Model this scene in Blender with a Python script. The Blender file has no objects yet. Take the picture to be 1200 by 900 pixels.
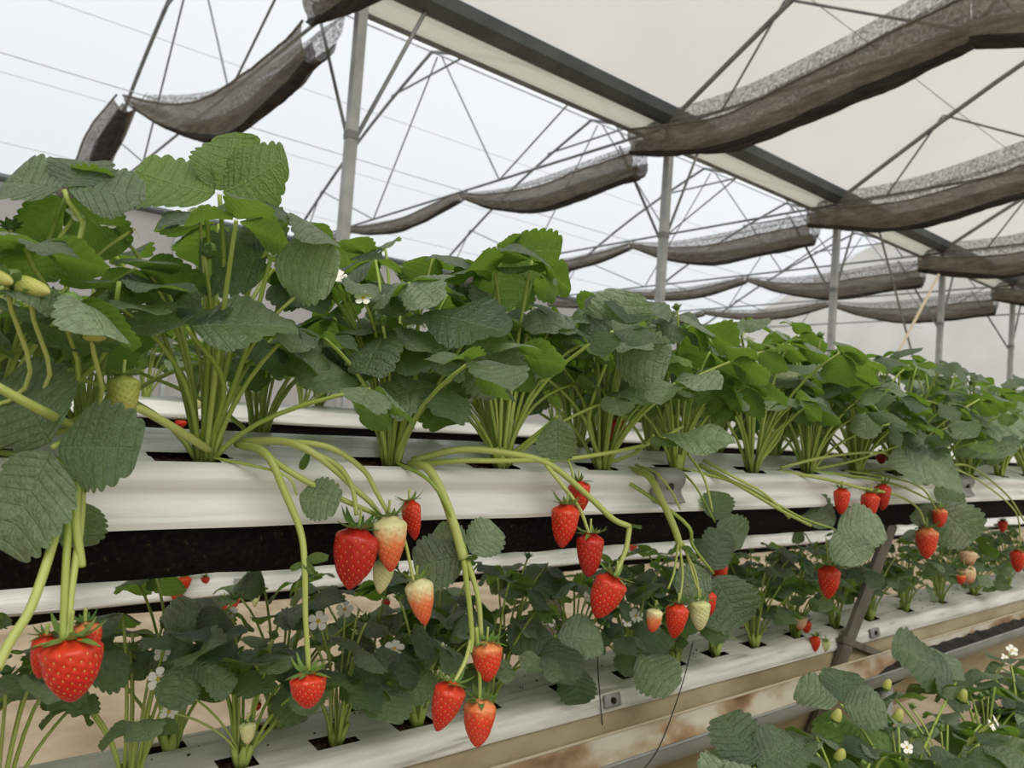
import bpy, bmesh, math, random
import numpy as np
from mathutils import Vector, Matrix, noise
R0 = random.Random(7)
scene = bpy.context.scene
COL = scene.collection
EYE = Vector((0, 0, 1.2))                    # camera height above the greenhouse floor
# ------------------------------------------------------------------ camera
TH, PT, RL, FPX = math.radians(50.7), math.atan(40/900), .072, 900.0
_fh = Vector((math.cos(TH), math.sin(TH), 0)); _r = Vector((math.sin(TH), -math.cos(TH), 0)); _u = Vector((0, 0, 1))
CF = _fh*math.cos(PT) + _u*math.sin(PT)
_up = _u*math.cos(PT) - _fh*math.sin(PT)
CR = _r*math.cos(RL) + _up*math.sin(RL)
CU = _up*math.cos(RL) - _r*math.sin(RL)
cam = bpy.data.cameras.new('camera'); camo = bpy.data.objects.new('camera', cam); COL.objects.link(camo)
cam.lens = 27.0; cam.sensor_width = 36.0; cam.clip_start = .01; cam.clip_end = 200
camo.matrix_world = Matrix(((CR.x, CU.x, -CF.x, EYE.x), (CR.y, CU.y, -CF.y, EYE.y), (CR.z, CU.z, -CF.z, EYE.z), (0, 0, 0, 1)))
cam.dof.use_dof = True; cam.dof.focus_distance = .66; cam.dof.aperture_fstop = 13.0
scene.camera = camo
# ------------------------------------------------------------------ world, exposure
world = bpy.data.worlds.new('overcast_sky'); scene.world = world; world.use_nodes = True
bg = world.node_tree.nodes['Background']; bg.inputs[0].default_value = (.95, .975, 1.0, 1); bg.inputs[1].default_value = .66
sun = bpy.data.lights.new('hazy_sun', 'SUN'); sun.energy = 3.6; sun.angle = math.radians(50); sun.color = (1, .99, .97)
suno = bpy.data.objects.new('hazy_sun', sun); COL.objects.link(suno); suno.rotation_euler = (math.radians(34), math.radians(-12), 0)
vs = scene.view_settings
vs.view_transform = 'Standard'; vs.look = 'None'; vs.gamma = 1; vs.use_curve_mapping = False; vs.exposure = 0.2
scene.cycles.max_bounces = 8; scene.cycles.transparent_max_bounces = 24

# ------------------------------------------------------------------ pixel -> place
def ray(x, y): return CF + CR*((x-600)/FPX) + CU*((450-y)/FPX)
def PY(x, y, v): d = ray(x, y); return EYE + d*(v/d.y)
def PX(x, y, v): d = ray(x, y); return EYE + d*(v/d.x)
def depth(p): return (p-EYE).dot(CF)
def img(r, u, t): return (_r*r + _u*u - _fh*t).normalized()      # right / up / towards the viewer's side

# ------------------------------------------------------------------ helpers
def tag(o, label=None, cat=None, group=None, kind=None):
    if label: o['label'] = label
    if cat: o['category'] = cat
    if group: o['group'] = group
    if kind: o['kind'] = kind
    return o
def mesh(name, vs_, fs, smooth=True, uvs=None):
    m = bpy.data.meshes.new(name); m.from_pydata([tuple(v) for v in vs_], [], fs)
    if smooth: m.polygons.foreach_set('use_smooth', [True]*len(m.polygons))
    if uvs:
        l = m.uv_layers.new(name='UVMap')
        idx = [0]*len(m.loops); m.loops.foreach_get('vertex_index', idx)
        l.data.foreach_set('uv', [c for i in idx for c in uvs[i]])
    m.update(); return m
def ob(name, m, mat=None, parent=None, loc=None):
    o = bpy.data.objects.new(name, m); COL.objects.link(o)
    if mat is not None and not m.materials: m.materials.append(mat)
    if parent: o.parent = parent
    if loc is not None: o.location = loc
    return o
def empty(name, loc=(0, 0, 0)):
    o = bpy.data.objects.new(name, None); o.empty_display_size = .02; o.location = loc; COL.objects.link(o); return o
class MB:
    def __init__(s): s.v = []; s.f = []
    def box(s, c, d, ax=None):
        c = Vector(c); X, Y, Z = ax or (Vector((1, 0, 0)), Vector((0, 1, 0)), Vector((0, 0, 1))); n = len(s.v)
        for sx in (-.5, .5):
            for sy in (-.5, .5):
                for sz in (-.5, .5): s.v.append(c + X*(d[0]*sx) + Y*(d[1]*sy) + Z*(d[2]*sz))
        s.f += [tuple(n+i for i in q) for q in ((0, 1, 3, 2), (4, 6, 7, 5), (0, 4, 5, 1), (2, 3, 7, 6), (0, 2, 6, 4), (1, 5, 7, 3))]
    def tube(s, pts, rad, sides=6, cap=True):
        pts = [Vector(p) for p in pts]; n0 = len(s.v); N = len(pts)
        if not hasattr(rad, '__len__'): rad = [rad]*N
        ref = None
        for i, p in enumerate(pts):
            t = (pts[min(i+1, N-1)] - pts[max(i-1, 0)]).normalized()
            if ref is None: ref = t.orthogonal().normalized()
            ref = (ref - t*ref.dot(t)); ref = ref.normalized() if ref.length > 1e-6 else t.orthogonal().normalized()
            b = t.cross(ref)
            for k in range(sides):
                a = 2*math.pi*k/sides
                s.v.append(p + (ref*math.cos(a) + b*math.sin(a))*rad[i])
        for i in range(N-1):
            for k in range(sides):
                a = n0+i*sides+k; b2 = n0+i*sides+(k+1) % sides
                s.f.append((a, b2, b2+sides, a+sides))
        if cap:
            s.f.append(tuple(n0+k for k in range(sides))[::-1]); s.f.append(tuple(n0+(N-1)*sides+k for k in range(sides)))
    def build(s, name, mat, parent=None, smooth=False, loc=None):
        if loc is not None: s.v = [v-Vector(loc) for v in s.v]
        return ob(name, mesh(name, s.v, s.f, smooth), mat, parent, loc)
def crom(pts, n=6):
    pts = [Vector(p) for p in pts]
    if len(pts) < 3: return [pts[0].lerp(pts[-1], i/n) for i in range(n+1)]
    P = [pts[0]*2-pts[1]] + pts + [pts[-1]*2-pts[-2]]; out = []
    for i in range(1, len(P)-2):
        for k in range(n):
            t = k/n; a, b, c, d = P[i-1], P[i], P[i+1], P[i+2]
            out.append(.5*((2*b) + (c-a)*t + (2*a-5*b+4*c-d)*t*t + (3*b-a-3*c+d)*t**3))
    out.append(pts[-1]); return out

# ------------------------------------------------------------------ materials
def mat(name):
    m = bpy.data.materials.new(name); m.use_nodes = True
    nt = m.node_tree; return m, nt, nt.nodes['Principled BSDF'], nt.nodes['Material Output']
def nd(nt, typ, **k):
    n = nt.nodes.new(typ)
    for a, b in k.items():
        if a.startswith('i_'): n.inputs[int(a[2:])].default_value = b
        else: setattr(n, a, b)
    return n
def ramp(nt, src, stops):
    r = nt.nodes.new('ShaderNodeValToRGB'); nt.links.new(src, r.inputs[0]); e = r.color_ramp.elements
    while len(e) < len(stops): e.new(.5)
    for el, (p, c) in zip(e, stops): el.position = p; el.color = (*c, 1)
    return r
def noisecol(name, stops, scale=10, rough=.6, stretch=(1, 1, 1), bump=0, bscale=None, metal=0, detail=5, spec=.5, coord='Object'):
    m, nt, b, o = mat(name); L = nt.links.new
    tc = nd(nt, 'ShaderNodeTexCoord'); mp = nd(nt, 'ShaderNodeMapping'); mp.inputs['Scale'].default_value = stretch
    L(tc.outputs[coord], mp.inputs[0])
    nz = nd(nt, 'ShaderNodeTexNoise'); nz.inputs['Scale'].default_value = scale; nz.inputs['Detail'].default_value = detail
    L(mp.outputs[0], nz.inputs['Vector']); r = ramp(nt, nz.outputs['Fac'], stops); L(r.outputs[0], b.inputs['Base Color'])
    b.inputs['Roughness'].default_value = rough; b.inputs['Metallic'].default_value = metal; b.inputs['Specular IOR Level'].default_value = spec
    if bump:
        n2 = nd(nt, 'ShaderNodeTexNoise'); n2.inputs['Scale'].default_value = bscale or scale; n2.inputs['Detail'].default_value = 4
        L(mp.outputs[0], n2.inputs['Vector']); bp = nd(nt, 'ShaderNodeBump'); bp.inputs['Strength'].default_value = bump; bp.inputs['Distance'].default_value = .004
        L(n2.outputs['Fac'], bp.inputs['Height']); L(bp.outputs[0], b.inputs['Normal'])
    return m
def sheetmat(name, col, transp, transl, stops_scale=None, dirt=None):
    """thin plastic sheet: part see-through, part milky, part reflecting"""
    m, nt, b, o = mat(name); L = nt.links.new; nt.nodes.remove(b)
    tr = nd(nt, 'ShaderNodeBsdfTransparent'); tl = nd(nt, 'ShaderNodeBsdfTranslucent'); df = nd(nt, 'ShaderNodeBsdfDiffuse')
    m1 = nd(nt, 'ShaderNodeMixShader'); m2 = nd(nt, 'ShaderNodeMixShader')
    m1.inputs[0].default_value = transl; L(df.outputs[0], m1.inputs[1]); L(tl.outputs[0], m1.inputs[2])
    m2.inputs[0].default_value = transp; L(m1.outputs[0], m2.inputs[1]); L(tr.outputs[0], m2.inputs[2]); L(m2.outputs[0], o.inputs[0])
    for n in (tr, tl, df): n.inputs[0].default_value = (*col, 1)
    if dirt:
        tc = nd(nt, 'ShaderNodeTexCoord'); nz = nd(nt, 'ShaderNodeTexNoise'); nz.inputs['Scale'].default_value = stops_scale; nz.inputs['Detail'].default_value = 6
        L(tc.outputs['Object'], nz.inputs['Vector']); r = ramp(nt, nz.outputs['Fac'], [(.3, dirt), (.7, col)])
        for n in (tr, tl, df): L(r.outputs[0], n.inputs[0])
    return m
def leafmat(name, top1, top2, under, trans, spec=.35, rough=.5):
    m, nt, b, o = mat(name); L = nt.links.new
    uv = nd(nt, 'ShaderNodeUVMap'); uv.uv_map = 'UVMap'; sp = nd(nt, 'ShaderNodeSeparateXYZ'); L(uv.outputs[0], sp.inputs[0])
    fr = nd(nt, 'ShaderNodeMath', operation='FRACT'); L(sp.outputs[0], fr.inputs[0])
    s5 = nd(nt, 'ShaderNodeMath', operation='SUBTRACT', i_1=.5); L(fr.outputs[0], s5.inputs[0])
    ab = nd(nt, 'ShaderNodeMath', operation='ABSOLUTE'); L(s5.outputs[0], ab.inputs[0])
    v1 = nd(nt, 'ShaderNodeMapRange', i_1=.015, i_2=.075, i_3=1., i_4=0.); L(ab.outputs[0], v1.inputs[0])
    av = nd(nt, 'ShaderNodeMath', operation='ABSOLUTE'); L(sp.outputs[1], av.inputs[0])
    v2 = nd(nt, 'ShaderNodeMapRange', i_1=.012, i_2=.05, i_3=1., i_4=0.); L(av.outputs[0], v2.inputs[0])
    mx = nd(nt, 'ShaderNodeMath', operation='MAXIMUM'); L(v1.outputs[0], mx.inputs[0]); L(v2.outputs[0], mx.inputs[1])
    oi = nd(nt, 'ShaderNodeObjectInfo'); tc = nd(nt, 'ShaderNodeTexCoord')
    cr = ramp(nt, oi.outputs['Random'], [(0., top1), (.75, top2), (1., tuple(min(1, c*1.55) for c in top2))])
    nz = nd(nt, 'ShaderNodeTexNoise'); nz.inputs['Scale'].default_value = 9; nz.inputs['Detail'].default_value = 5; L(tc.outputs['Object'], nz.inputs['Vector'])
    nr = nd(nt, 'ShaderNodeMapRange', i_1=.3, i_2=.7, i_3=.72, i_4=1.25); L(nz.outputs['Fac'], nr.inputs[0])
    mv = nd(nt, 'ShaderNodeMix', data_type='RGBA', blend_type='MULTIPLY'); mv.inputs[0].default_value = 1; L(cr.outputs[0], mv.inputs[6]); L(nr.outputs[0], mv.inputs[7])
    vn = nd(nt, 'ShaderNodeMix', data_type='RGBA'); vf = nd(nt, 'ShaderNodeMath', operation='MULTIPLY', i_1=.2); L(mx.outputs[0], vf.inputs[0])
    L(vf.outputs[0], vn.inputs[0]); L(mv.outputs[2], vn.inputs[6]); vn.inputs[7].default_value = (.24, .34, .15, 1)
    ge = nd(nt, 'ShaderNodeNewGeometry')                     # the two sides of a leaf blade differ in colour
    un = nd(nt, 'ShaderNodeMix', data_type='RGBA'); L(vf.outputs[0], un.inputs[0]); un.inputs[6].default_value = (*under, 1); un.inputs[7].default_value = (.36, .48, .2, 1)
    sd = nd(nt, 'ShaderNodeMix', data_type='RGBA'); L(ge.outputs['Backfacing'], sd.inputs[0]); L(vn.outputs[2], sd.inputs[6]); L(un.outputs[2], sd.inputs[7])
    L(sd.outputs[2], b.inputs['Base Color']); b.inputs['Roughness'].default_value = rough; b.inputs['Specular IOR Level'].default_value = spec
    n2 = nd(nt, 'ShaderNodeTexNoise'); n2.inputs['Scale'].default_value = 26; n2.inputs['Detail'].default_value = 5; L(tc.outputs['Object'], n2.inputs['Vector'])
    vh = nd(nt, 'ShaderNodeMath', operation='MULTIPLY', i_1=.3); L(mx.outputs[0], vh.inputs[0]); hs = nd(nt, 'ShaderNodeMath', operation='SUBTRACT'); L(n2.outputs['Fac'], hs.inputs[0]); L(vh.outputs[0], hs.inputs[1])
    bp = nd(nt, 'ShaderNodeBump'); bp.inputs['Strength'].default_value = 1.; bp.inputs['Distance'].default_value = .0026; L(hs.outputs[0], bp.inputs['Height']); L(bp.outputs[0], b.inputs['Normal'])
    tl = nd(nt, 'ShaderNodeBsdfTranslucent'); tl.inputs[0].default_value = (*trans, 1)
    ms = nd(nt, 'ShaderNodeMixShader'); ms.inputs[0].default_value = .32; L(b.outputs[0], ms.inputs[1]); L(tl.outputs[0], ms.inputs[2]); L(ms.outputs[0], o.inputs[0])
    return m
def stemmat(name, c1, c2):
    m, nt, b, o = mat(name); L = nt.links.new
    oi = nd(nt, 'ShaderNodeObjectInfo'); cr = ramp(nt, oi.outputs['Random'], [(0, c1), (1, c2)]); L(cr.outputs[0], b.inputs['Base Color'])
    b.inputs['Roughness'].default_value = .45; b.inputs['Subsurface Weight'].default_value = 0
    tl = nd(nt, 'ShaderNodeBsdfTranslucent'); L(cr.outputs[0], tl.inputs[0]); ms = nd(nt, 'ShaderNodeMixShader'); ms.inputs[0].default_value = .2
    L(b.outputs[0], ms.inputs[1]); L(tl.outputs[0], ms.inputs[2]); L(ms.outputs[0], o.inputs[0]); return m
def berrymat(name, top, mid, tip, p0=.15, p1=.6, rough=.32):
    m, nt, b, o = mat(name); L = nt.links.new
    tc = nd(nt, 'ShaderNodeTexCoord'); sp = nd(nt, 'ShaderNodeSeparateXYZ'); L(tc.outputs['Object'], sp.inputs[0])
    nz = nd(nt, 'ShaderNodeTexNoise'); nz.inputs['Scale'].default_value = 4; L(tc.outputs['Object'], nz.inputs['Vector'])
    a = nd(nt, 'ShaderNodeMath', operation='MULTIPLY_ADD', i_1=.35, i_2=-.17); L(nz.outputs['Fac'], a.inputs[0])
    s = nd(nt, 'ShaderNodeMath', operation='SUBTRACT'); L(a.outputs[0], s.inputs[0]); L(sp.outputs[2], s.inputs[1])
    r = ramp(nt, s.outputs[0], [(0, top), (p0, top), (p1, mid), (1, tip)]); L(r.outputs[0], b.inputs['Base Color'])
    b.inputs['Roughness'].default_value = rough; b.inputs['Specular IOR Level'].default_value = .4
    b.inputs['Subsurface Weight'].default_value = 0
    return m
def plain(name, c, rough=.6, metal=0, spec=.5):
    m, nt, b, o = mat(name); b.inputs['Base Color'].default_value = (*c, 1); b.inputs['Roughness'].default_value = rough; b.inputs['Metallic'].default_value = metal
    b.inputs['Specular IOR Level'].default_value = spec; return m
def netmat(name, c1, c2, open_):
    m, nt, b, o = mat(name); L = nt.links.new; nt.nodes.remove(b)
    tc = nd(nt, 'ShaderNodeTexCoord'); mp = nd(nt, 'ShaderNodeMapping'); mp.inputs['Scale'].default_value = (10, 2.2, 16); L(tc.outputs['Object'], mp.inputs[0])
    nz = nd(nt, 'ShaderNodeTexNoise'); nz.inputs['Scale'].default_value = 2.2; nz.inputs['Detail'].default_value = 7; L(mp.outputs[0], nz.inputs['Vector'])
    r = ramp(nt, nz.outputs['Fac'], [(.3, c1), (.7, c2)])
    df = nd(nt, 'ShaderNodeBsdfDiffuse'); tl = nd(nt, 'ShaderNodeBsdfTranslucent'); tr = nd(nt, 'ShaderNodeBsdfTransparent'); L(r.outputs[0], df.inputs[0]); L(r.outputs[0], tl.inputs[0])
    m1 = nd(nt, 'ShaderNodeMixShader'); m1.inputs[0].default_value = .3; L(df.outputs[0], m1.inputs[1]); L(tl.outputs[0], m1.inputs[2])
    n2 = nd(nt, 'ShaderNodeTexNoise'); n2.inputs['Scale'].default_value = 40; n2.inputs['Detail'].default_value = 3; L(tc.outputs['Object'], n2.inputs['Vector'])
    ar = nd(nt, 'ShaderNodeMapRange', i_1=.35, i_2=.65, i_3=open_*.4, i_4=open_*1.6); L(n2.outputs['Fac'], ar.inputs[0])
    m2 = nd(nt, 'ShaderNodeMixShader'); L(ar.outputs[0], m2.inputs[0]); L(m1.outputs[0], m2.inputs[1]); L(tr.outputs[0], m2.inputs[2]); L(m2.outputs[0], o.inputs[0])
    return m

M = dict(
    roof_white=sheetmat('clear_roof_film', (.93, .955, .97), .60, .85),
    roof_cream=sheetmat('cream_roof_film', (.83, .785, .71), .50, .75, .9, (.785, .74, .66)),
    wall_grey=sheetmat('grey_side_sheet', (.42, .405, .37), .06, .5, .8, (.38, .36, .33)),
    wall_end=sheetmat('milky_end_sheet', (.84, .82, .76), .32, .8, .9, (.70, .67, .60)),
    steel=noisecol('galvanised_steel', [(.3, (.27, .29, .29)), (.7, (.42, .44, .44))], 6, .5, metal=.35),
    gutter=noisecol('weathered_gutter', [(.3, (.045, .056, .055)), (.7, (.09, .108, .105))], 3, .6, metal=.2),
    steel_dark=noisecol('weathered_tube', [(.3, (.13, .14, .14)), (.7, (.22, .23, .23))], 5, .5, metal=.3),
    roll=sheetmat('rolled_film', (.60, .58, .48), .1, .5),
    net=netmat('shade_net', (.13, .115, .092), (.25, .225, .185), .16),
    net_open=netmat('shade_net_single', (.12, .11, .10), (.22, .205, .19), .42),
    net_dense_shaded=netmat('folded_net_shaded', (.035, .032, .030), (.070, .064, .058), .04),  # dense folds, with the shade of the unlit underside added to the colour
    film=noisecol('white_film', [(.26, (.50, .51, .48)), (.40, (.70, .725, .73)), (.7, (.79, .81, .82))], 5, .28, (1, 14, 14), bump=.5, bscale=7),
    film_low=noisecol('dusty_white_film', [(.28, (.32, .30, .25)), (.40, (.66, .66, .62)), (.65, (.82, .82, .79))], 9, .42, (1, 9, 9), bump=.35, bscale=9),
    tray=noisecol('black_felt', [(.45, (.004, .004, .004)), (.66, (.013, .010, .007)), (.8, (.10, .065, .035))], 260, .95, spec=.15),
    soil=noisecol('dark_substrate', [(.35, (.015, .010, .007)), (.55, (.08, .048, .03)), (.75, (.22, .14, .09))], 180, .95, spec=.1, bump=1, bscale=200),
    crumb=plain('dark_crumb', (.03, .02, .015), .9),
    clip=plain('grey_clip', (.30, .31, .31), .5, .1),
    bolt=plain('bolt_dark', (.03, .025, .02), .5, .6),
    sheet=noisecol('stained_beige_sheet', [(.3, (.22, .165, .085)), (.5, (.37, .30, .19)), (.72, (.50, .44, .32))], 5, .6, (1, 2.5, 3), bump=.3),
    gutter_in=noisecol('stained_channel', [(.36, (.14, .065, .03)), (.47, (.38, .26, .15)), (.58, (.60, .56, .47)), (.75, (.70, .69, .64))], 7, .55, (1, 2, 2), bump=.3),
    muck=noisecol('black_residue', [(.4, (.006, .006, .005)), (.7, (.035, .035, .03))], 60, .7, bump=1, bscale=90),
    pipe=noisecol('grey_pipe', [(.3, (.22, .235, .235)), (.7, (.33, .345, .34))], 12, .5),
    leg=noisecol('rusty_leg', [(.35, (.075, .055, .04)), (.55, (.17, .15, .125)), (.75, (.27, .255, .235))], 14, .6, (1, 1, .4), metal=.2),
    floor=noisecol('sandy_floor', [(.3, (.27, .205, .13)), (.55, (.39, .31, .21)), (.75, (.48, .40, .28))], 5, .9, bump=.6, bscale=30),
    wire=plain('dark_wire', (.03, .028, .025), .5, .3),
    rope=plain('cream_rope', (.55, .48, .36), .8),
    leaf=leafmat('leaf_blade', (.044, .080, .048), (.195, .255, .172), (.125, .225, .045), (.27, .48, .05), .8, .34),
    leaf_young=leafmat('young_leaf_blade', (.12, .21, .06), (.17, .27, .08), (.19, .30, .085), (.27, .46, .06)),
    leaf_pale=leafmat('pale_leaf_blade', (.34, .42, .22), (.36, .44, .24), (.36, .44, .24), (.35, .48, .16)),
    stem=stemmat('leaf_stalk', (.32, .45, .08), (.46, .58, .15)),
    fstem=stemmat('fruit_stalk', (.38, .48, .11), (.54, .62, .20)),
    calyx=stemmat('calyx', (.09, .18, .045), (.20, .32, .08)),
    red=berrymat('ripe_berry', (.62, .045, .018), (.56, .014, .009), (.47, .009, .008)),
    dark=berrymat('dark_ripe_berry', (.46, .022, .014), (.40, .010, .009), (.33, .007, .007)),
    orange=berrymat('bright_ripe_berry', (.74, .26, .10), (.66, .05, .022), (.60, .025, .015), .05, .3),
    half=berrymat('half_ripe_berry', (.70, .66, .36), (.72, .20, .075), (.60, .025, .015), .16, .48),
    white=berrymat('white_berry', (.56, .60, .28), (.64, .62, .36), (.62, .42, .2), .2, .8),
    pink=berrymat('pink_berry', (.72, .52, .34), (.74, .42, .28), (.66, .14, .07), .2, .6),
    green=berrymat('green_berry', (.30, .36, .075), (.42, .44, .11), (.46, .46, .15), .2, .6, .5),
    seed=plain('pale_seed', (.62, .42, .10), .5), seed_green=plain('green_seed', (.28, .27, .06), .5), seed_red=plain('reddish_seed', (.66, .22, .05), .45),
    petal=plain('white_petal', (.86, .86, .80), .6), heart=plain('yellow_heart', (.62, .46, .06), .7),
)
def vadd(x, y, z): return Vector((x, y, z+1.2))      # z given relative to the eye
W12 = 1.2
# ================================================================== THE GREENHOUSE
POSTX = [-.85, 2.2, 5.32, 8.36, 11.3, 14.05, 17.0]
XE = 18.2; YN, YG, YF = -3.9, 4.5, 12.9; ZG, ZR = 2.82, 4.86
b = MB(); b.box((7.5, 4.5, -.05), (26, 19, .1)); fl = b.build('floor', M['floor']); tag(fl, kind='structure')
def roofsheet(name, y0, y1, z0, z1, m):
    v = []; f = []; nx, ny = 26, 14
    for j in range(ny+1):
        s = j/ny; y = y0+(y1-y0)*s; z = z0+(z1-z0)*s + .16*math.sin(math.pi*s) + W12
        for i in range(nx+1):
            x = -3 + 21.2*i/nx; v.append((x, y, z + .012*math.sin(x*2.05)*math.sin(math.pi*s)))
    for j in range(ny):
        for i in range(nx): a = j*(nx+1)+i; f.append((a, a+1, a+nx+2, a+nx+1))
    return tag(ob(name, mesh(name, v, f), m), kind='structure')
roofsheet('ceiling', 4.62, 8.7, ZG+.08, ZR, M['roof_white'])
roofsheet('ceiling', 12.9, 8.7, ZG+.08, ZR, M['roof_white'])
roofsheet('ceiling', 4.42, .3, ZG+.08, ZR, M['roof_cream'])
roofsheet('ceiling', -3.9, .3, ZG+.08, ZR, M['roof_cream'])
def wallsheet(name, p0, p1, z0, z1, m, gable=None):
    v = []; f = []; n = 40; H = 6
    for i in range(n+1):
        t = i/n; x = p0[0]+(p1[0]-p0[0])*t; y = p0[1]+(p1[1]-p0[1])*t; zt = z1
        if gable: zt = gable(y)
        for k in range(H+1): v.append((x + .02*math.sin(i*1.9+k*.4), y + .02*math.sin(i*1.7+k), z0+(zt-z0)*k/H))
    for i in range(n):
        for k in range(H): a = i*(H+1)+k; f.append((a, a+1, a+H+2, a+H+1))
    return tag(ob(name, mesh(name, v, f), m), kind='structure')
def gab(y):
    c = .3 if y < YG else 8.7
    return ZG + .08 + (ZR-ZG-.08)*(1-abs(y-c)/4.2) + W12
wallsheet('wall_far_side', (-3, YF), (XE, YF), 0, ZG+.05+W12, M['wall_grey'])
wallsheet('wall_near_side', (-3, YN), (XE, YN), 0, ZG+.05+W12, M['wall_end'])
wallsheet('wall_end', (XE, YN), (XE, YF), 0, 3, M['wall_end'], gab)
wallsheet('wall_back', (-3, YN), (-3, YF), 0, 3, M['wall_end'], gab)
b = MB(); b.tube([(-3, YF-.06, ZG+W12+.02), (XE, YF-.06, ZG+W12+.02)], .06, 8); tag(b.build('trim_1', M['gutter']), kind='structure')
# gutter beam
g = empty('roof_gutter', (0, YG, ZG+W12)); tag(g, 'long dark roof gutter running above the row of posts', 'gutter')
v = []; f = []
prof = [(-.10, .06), (-.085, -.03), (-.035, -.075), (.035, -.075), (.085, -.03), (.10, .06), (.085, .06), (.03, -.05), (-.03, -.05), (-.085, .06)]
for x in (-3.0, XE):
    for (y, z) in prof: v.append((x, y, z))
n = len(prof)
for k in range(n): f.append((k, (k+1) % n, n+(k+1) % n, n+k))
ob('gutter_channel', mesh('gutter_channel', v, f, False), M['gutter'], g)
b = MB(); b.tube([(-3, .30, -.10), (XE, .30, -.10)], .022, 6); b.build('film_rail', M['steel_dark'], g)
b = MB(); v = []
for x in (-3., XE):
    v += [Vector((x, .10, .02)), Vector((x, .17, -.035)), Vector((x, .25, -.07)), Vector((x, .30, -.10))]
b.v = v; b.f = [(0, 1, 5, 4), (1, 2, 6, 5), (2, 3, 7, 6)]; b.build('gutter_film', M['roll'], g)

def post(x, label):
    o = empty('steel_post', (x, YG, 0)); tag(o, label, 'post', 'posts under the roof gutter')
    b = MB(); b.box((0, 0, (ZG+W12-.08)/2), (.065, .065, ZG+W12-.08)); b.build('shaft', M['steel'], o)
    b = MB(); b.box((0, 0, 1.74+W12), (.075, .075, .05)); b.build('bracket', M['steel_dark'], o)
    for sx in (1,):
        b = MB(); b.tube([(sx*.035, 0, 1.74+W12), (sx*.48, 0, ZG+W12-.06)], .014, 6); b.build('knee_brace', M['steel_dark'], o)
    for sy in (1,):
        b = MB(); b.tube([(0, sy*.035, 1.70+W12), (0, sy*.62, 2.70+W12)], .013, 6); b.build('knee_brace', M['steel_dark'], o)
    return o
PL = {2.2: 'nearest square steel post standing left of centre behind the plants', 5.32: 'second nearest steel post, below the middle of the long gutter', 8.36: 'third steel post from the left, under the sagging right-hand cloth',
      11.3: 'fourth steel post from the left, near the milky end wall', 14.05: 'fifth and farthest steel post in view, at the right edge', -.85: 'steel post of the gutter row beyond the left edge', 17.0: 'steel post of the gutter row closest to the end wall'}
for x in POSTX[1:]: post(x, PL[x])
def truss(x, side, label):
    yc = YG + side*4.2
    Y = lambda d: YG + side*d
    o = empty('roof_truss', (x, YG, ZG+W12)); tag(o, label, 'truss', 'trusses carrying the roof film')
    def bar(nm, a, c, r, m='steel_dark'):
        b = MB(); b.tube([(0, side*a[0], a[1]-ZG), (0, side*c[0], c[1]-ZG)], r, 6); return b.build(nm, M[m], o)
    for (d0, d1, s0) in ((0.05, 4.2, 0), (8.35, 4.2, 0)):
        b = MB(); pts = []
        for i in range(9):
            s = i/8; pts.append((0, side*(d0+(d1-d0)*s), (ZR-ZG-.04)*s + .16*math.sin(math.pi*s)))
        b.tube(pts, .024, 6); b.build('rafter', M['steel_dark'], o)
    bar('bottom_chord', (0, 2.74), (8.4, 2.74), .015)
    for a, c in (((3.95, 4.68), (2.5, 2.74)), ((4.05, 4.70), (5.45, 2.74)), ((1.1, 3.50), (2.5, 2.74)), ((1.1, 3.5), (.55, 2.74)), ((7.3, 3.5), (5.45, 2.74)), ((7.3, 3.5), (7.85, 2.74))): bar('web', a, c, .011)
    bar('collar_tie', (3.2, 4.5), (5.2, 4.5), .016)
    return o
ORD = ['first', 'second', 'third', 'fourth', 'fifth', 'sixth', 'seventh', 'eighth', 'ninth', 'tenth', 'eleventh', 'twelfth', 'thirteenth', 'fourteenth', 'fifteenth', 'sixteenth', 'seventeenth', 'eighteenth', 'nineteenth', 'twentieth']
for i, x in enumerate(POSTX[1:]):
    truss(x, 1, f'grey tubular roof truss under the white roof, {ORD[i]} from the left')
    truss(x, -1, f'grey tubular roof truss under the cream roof, {ORD[i]} along the gutter')
# purlins and tension wires running along the roofs
def purlin(y, z, r, label, m='steel', nm='roof_wire', cat='wire'):
    b = MB(); b.tube([(-3, y, z+W12), (XE, y, z+W12)], r, 5); o = b.build(nm, M[m]); tag(o, label, cat, 'lines running along the roof'); return o
for i, (y, z, r) in enumerate([(5.4, 3.42, .004), (6.3, 3.85, .003), (7.65, 2.72, .005), (8.7, 4.82, .012), (10.0, 4.3, .004), (11.2, 3.75, .004), (10.5, 2.72, .004)]):
    purlin(y, z, r, f'thin wire along the white roof, {ORD[i]} line beyond the gutter')
for i, (y, z, r) in enumerate([(3.3, 3.55, .004), (1.9, 3.0, .005), (.3, 4.80, .014)]):
    purlin(y, z, r, f'thin line under the cream roof, {ORD[i]} one right of the gutter')
for k, (a, c) in enumerate([((2.2, 4.5, 2.5), (5.32, 4.5, 1.2)), ((8.55, 4.3, 2.3), (9.7, 4.6, 1.3))]):
    pass
# long cross braces between far posts
for (a, c, lab, m) in ((PY(1028, 262, 4.6), PY(1108, 560, 4.6), 'dark diagonal brace rod crossing behind the third post', 'steel_dark'), (PY(1100, 322, 4.4), PY(1010, 495, 4.4), 'pale cream diagonal rope slanting from the fourth post', 'rope')):
    c = a + (c-a)*(a.z/(a.z-c.z)); b = MB(); b.tube([a, c], .014 if m == 'steel_dark' else .02, 6); tag(b.build('diagonal_brace', M[m]), lab, 'brace')
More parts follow.
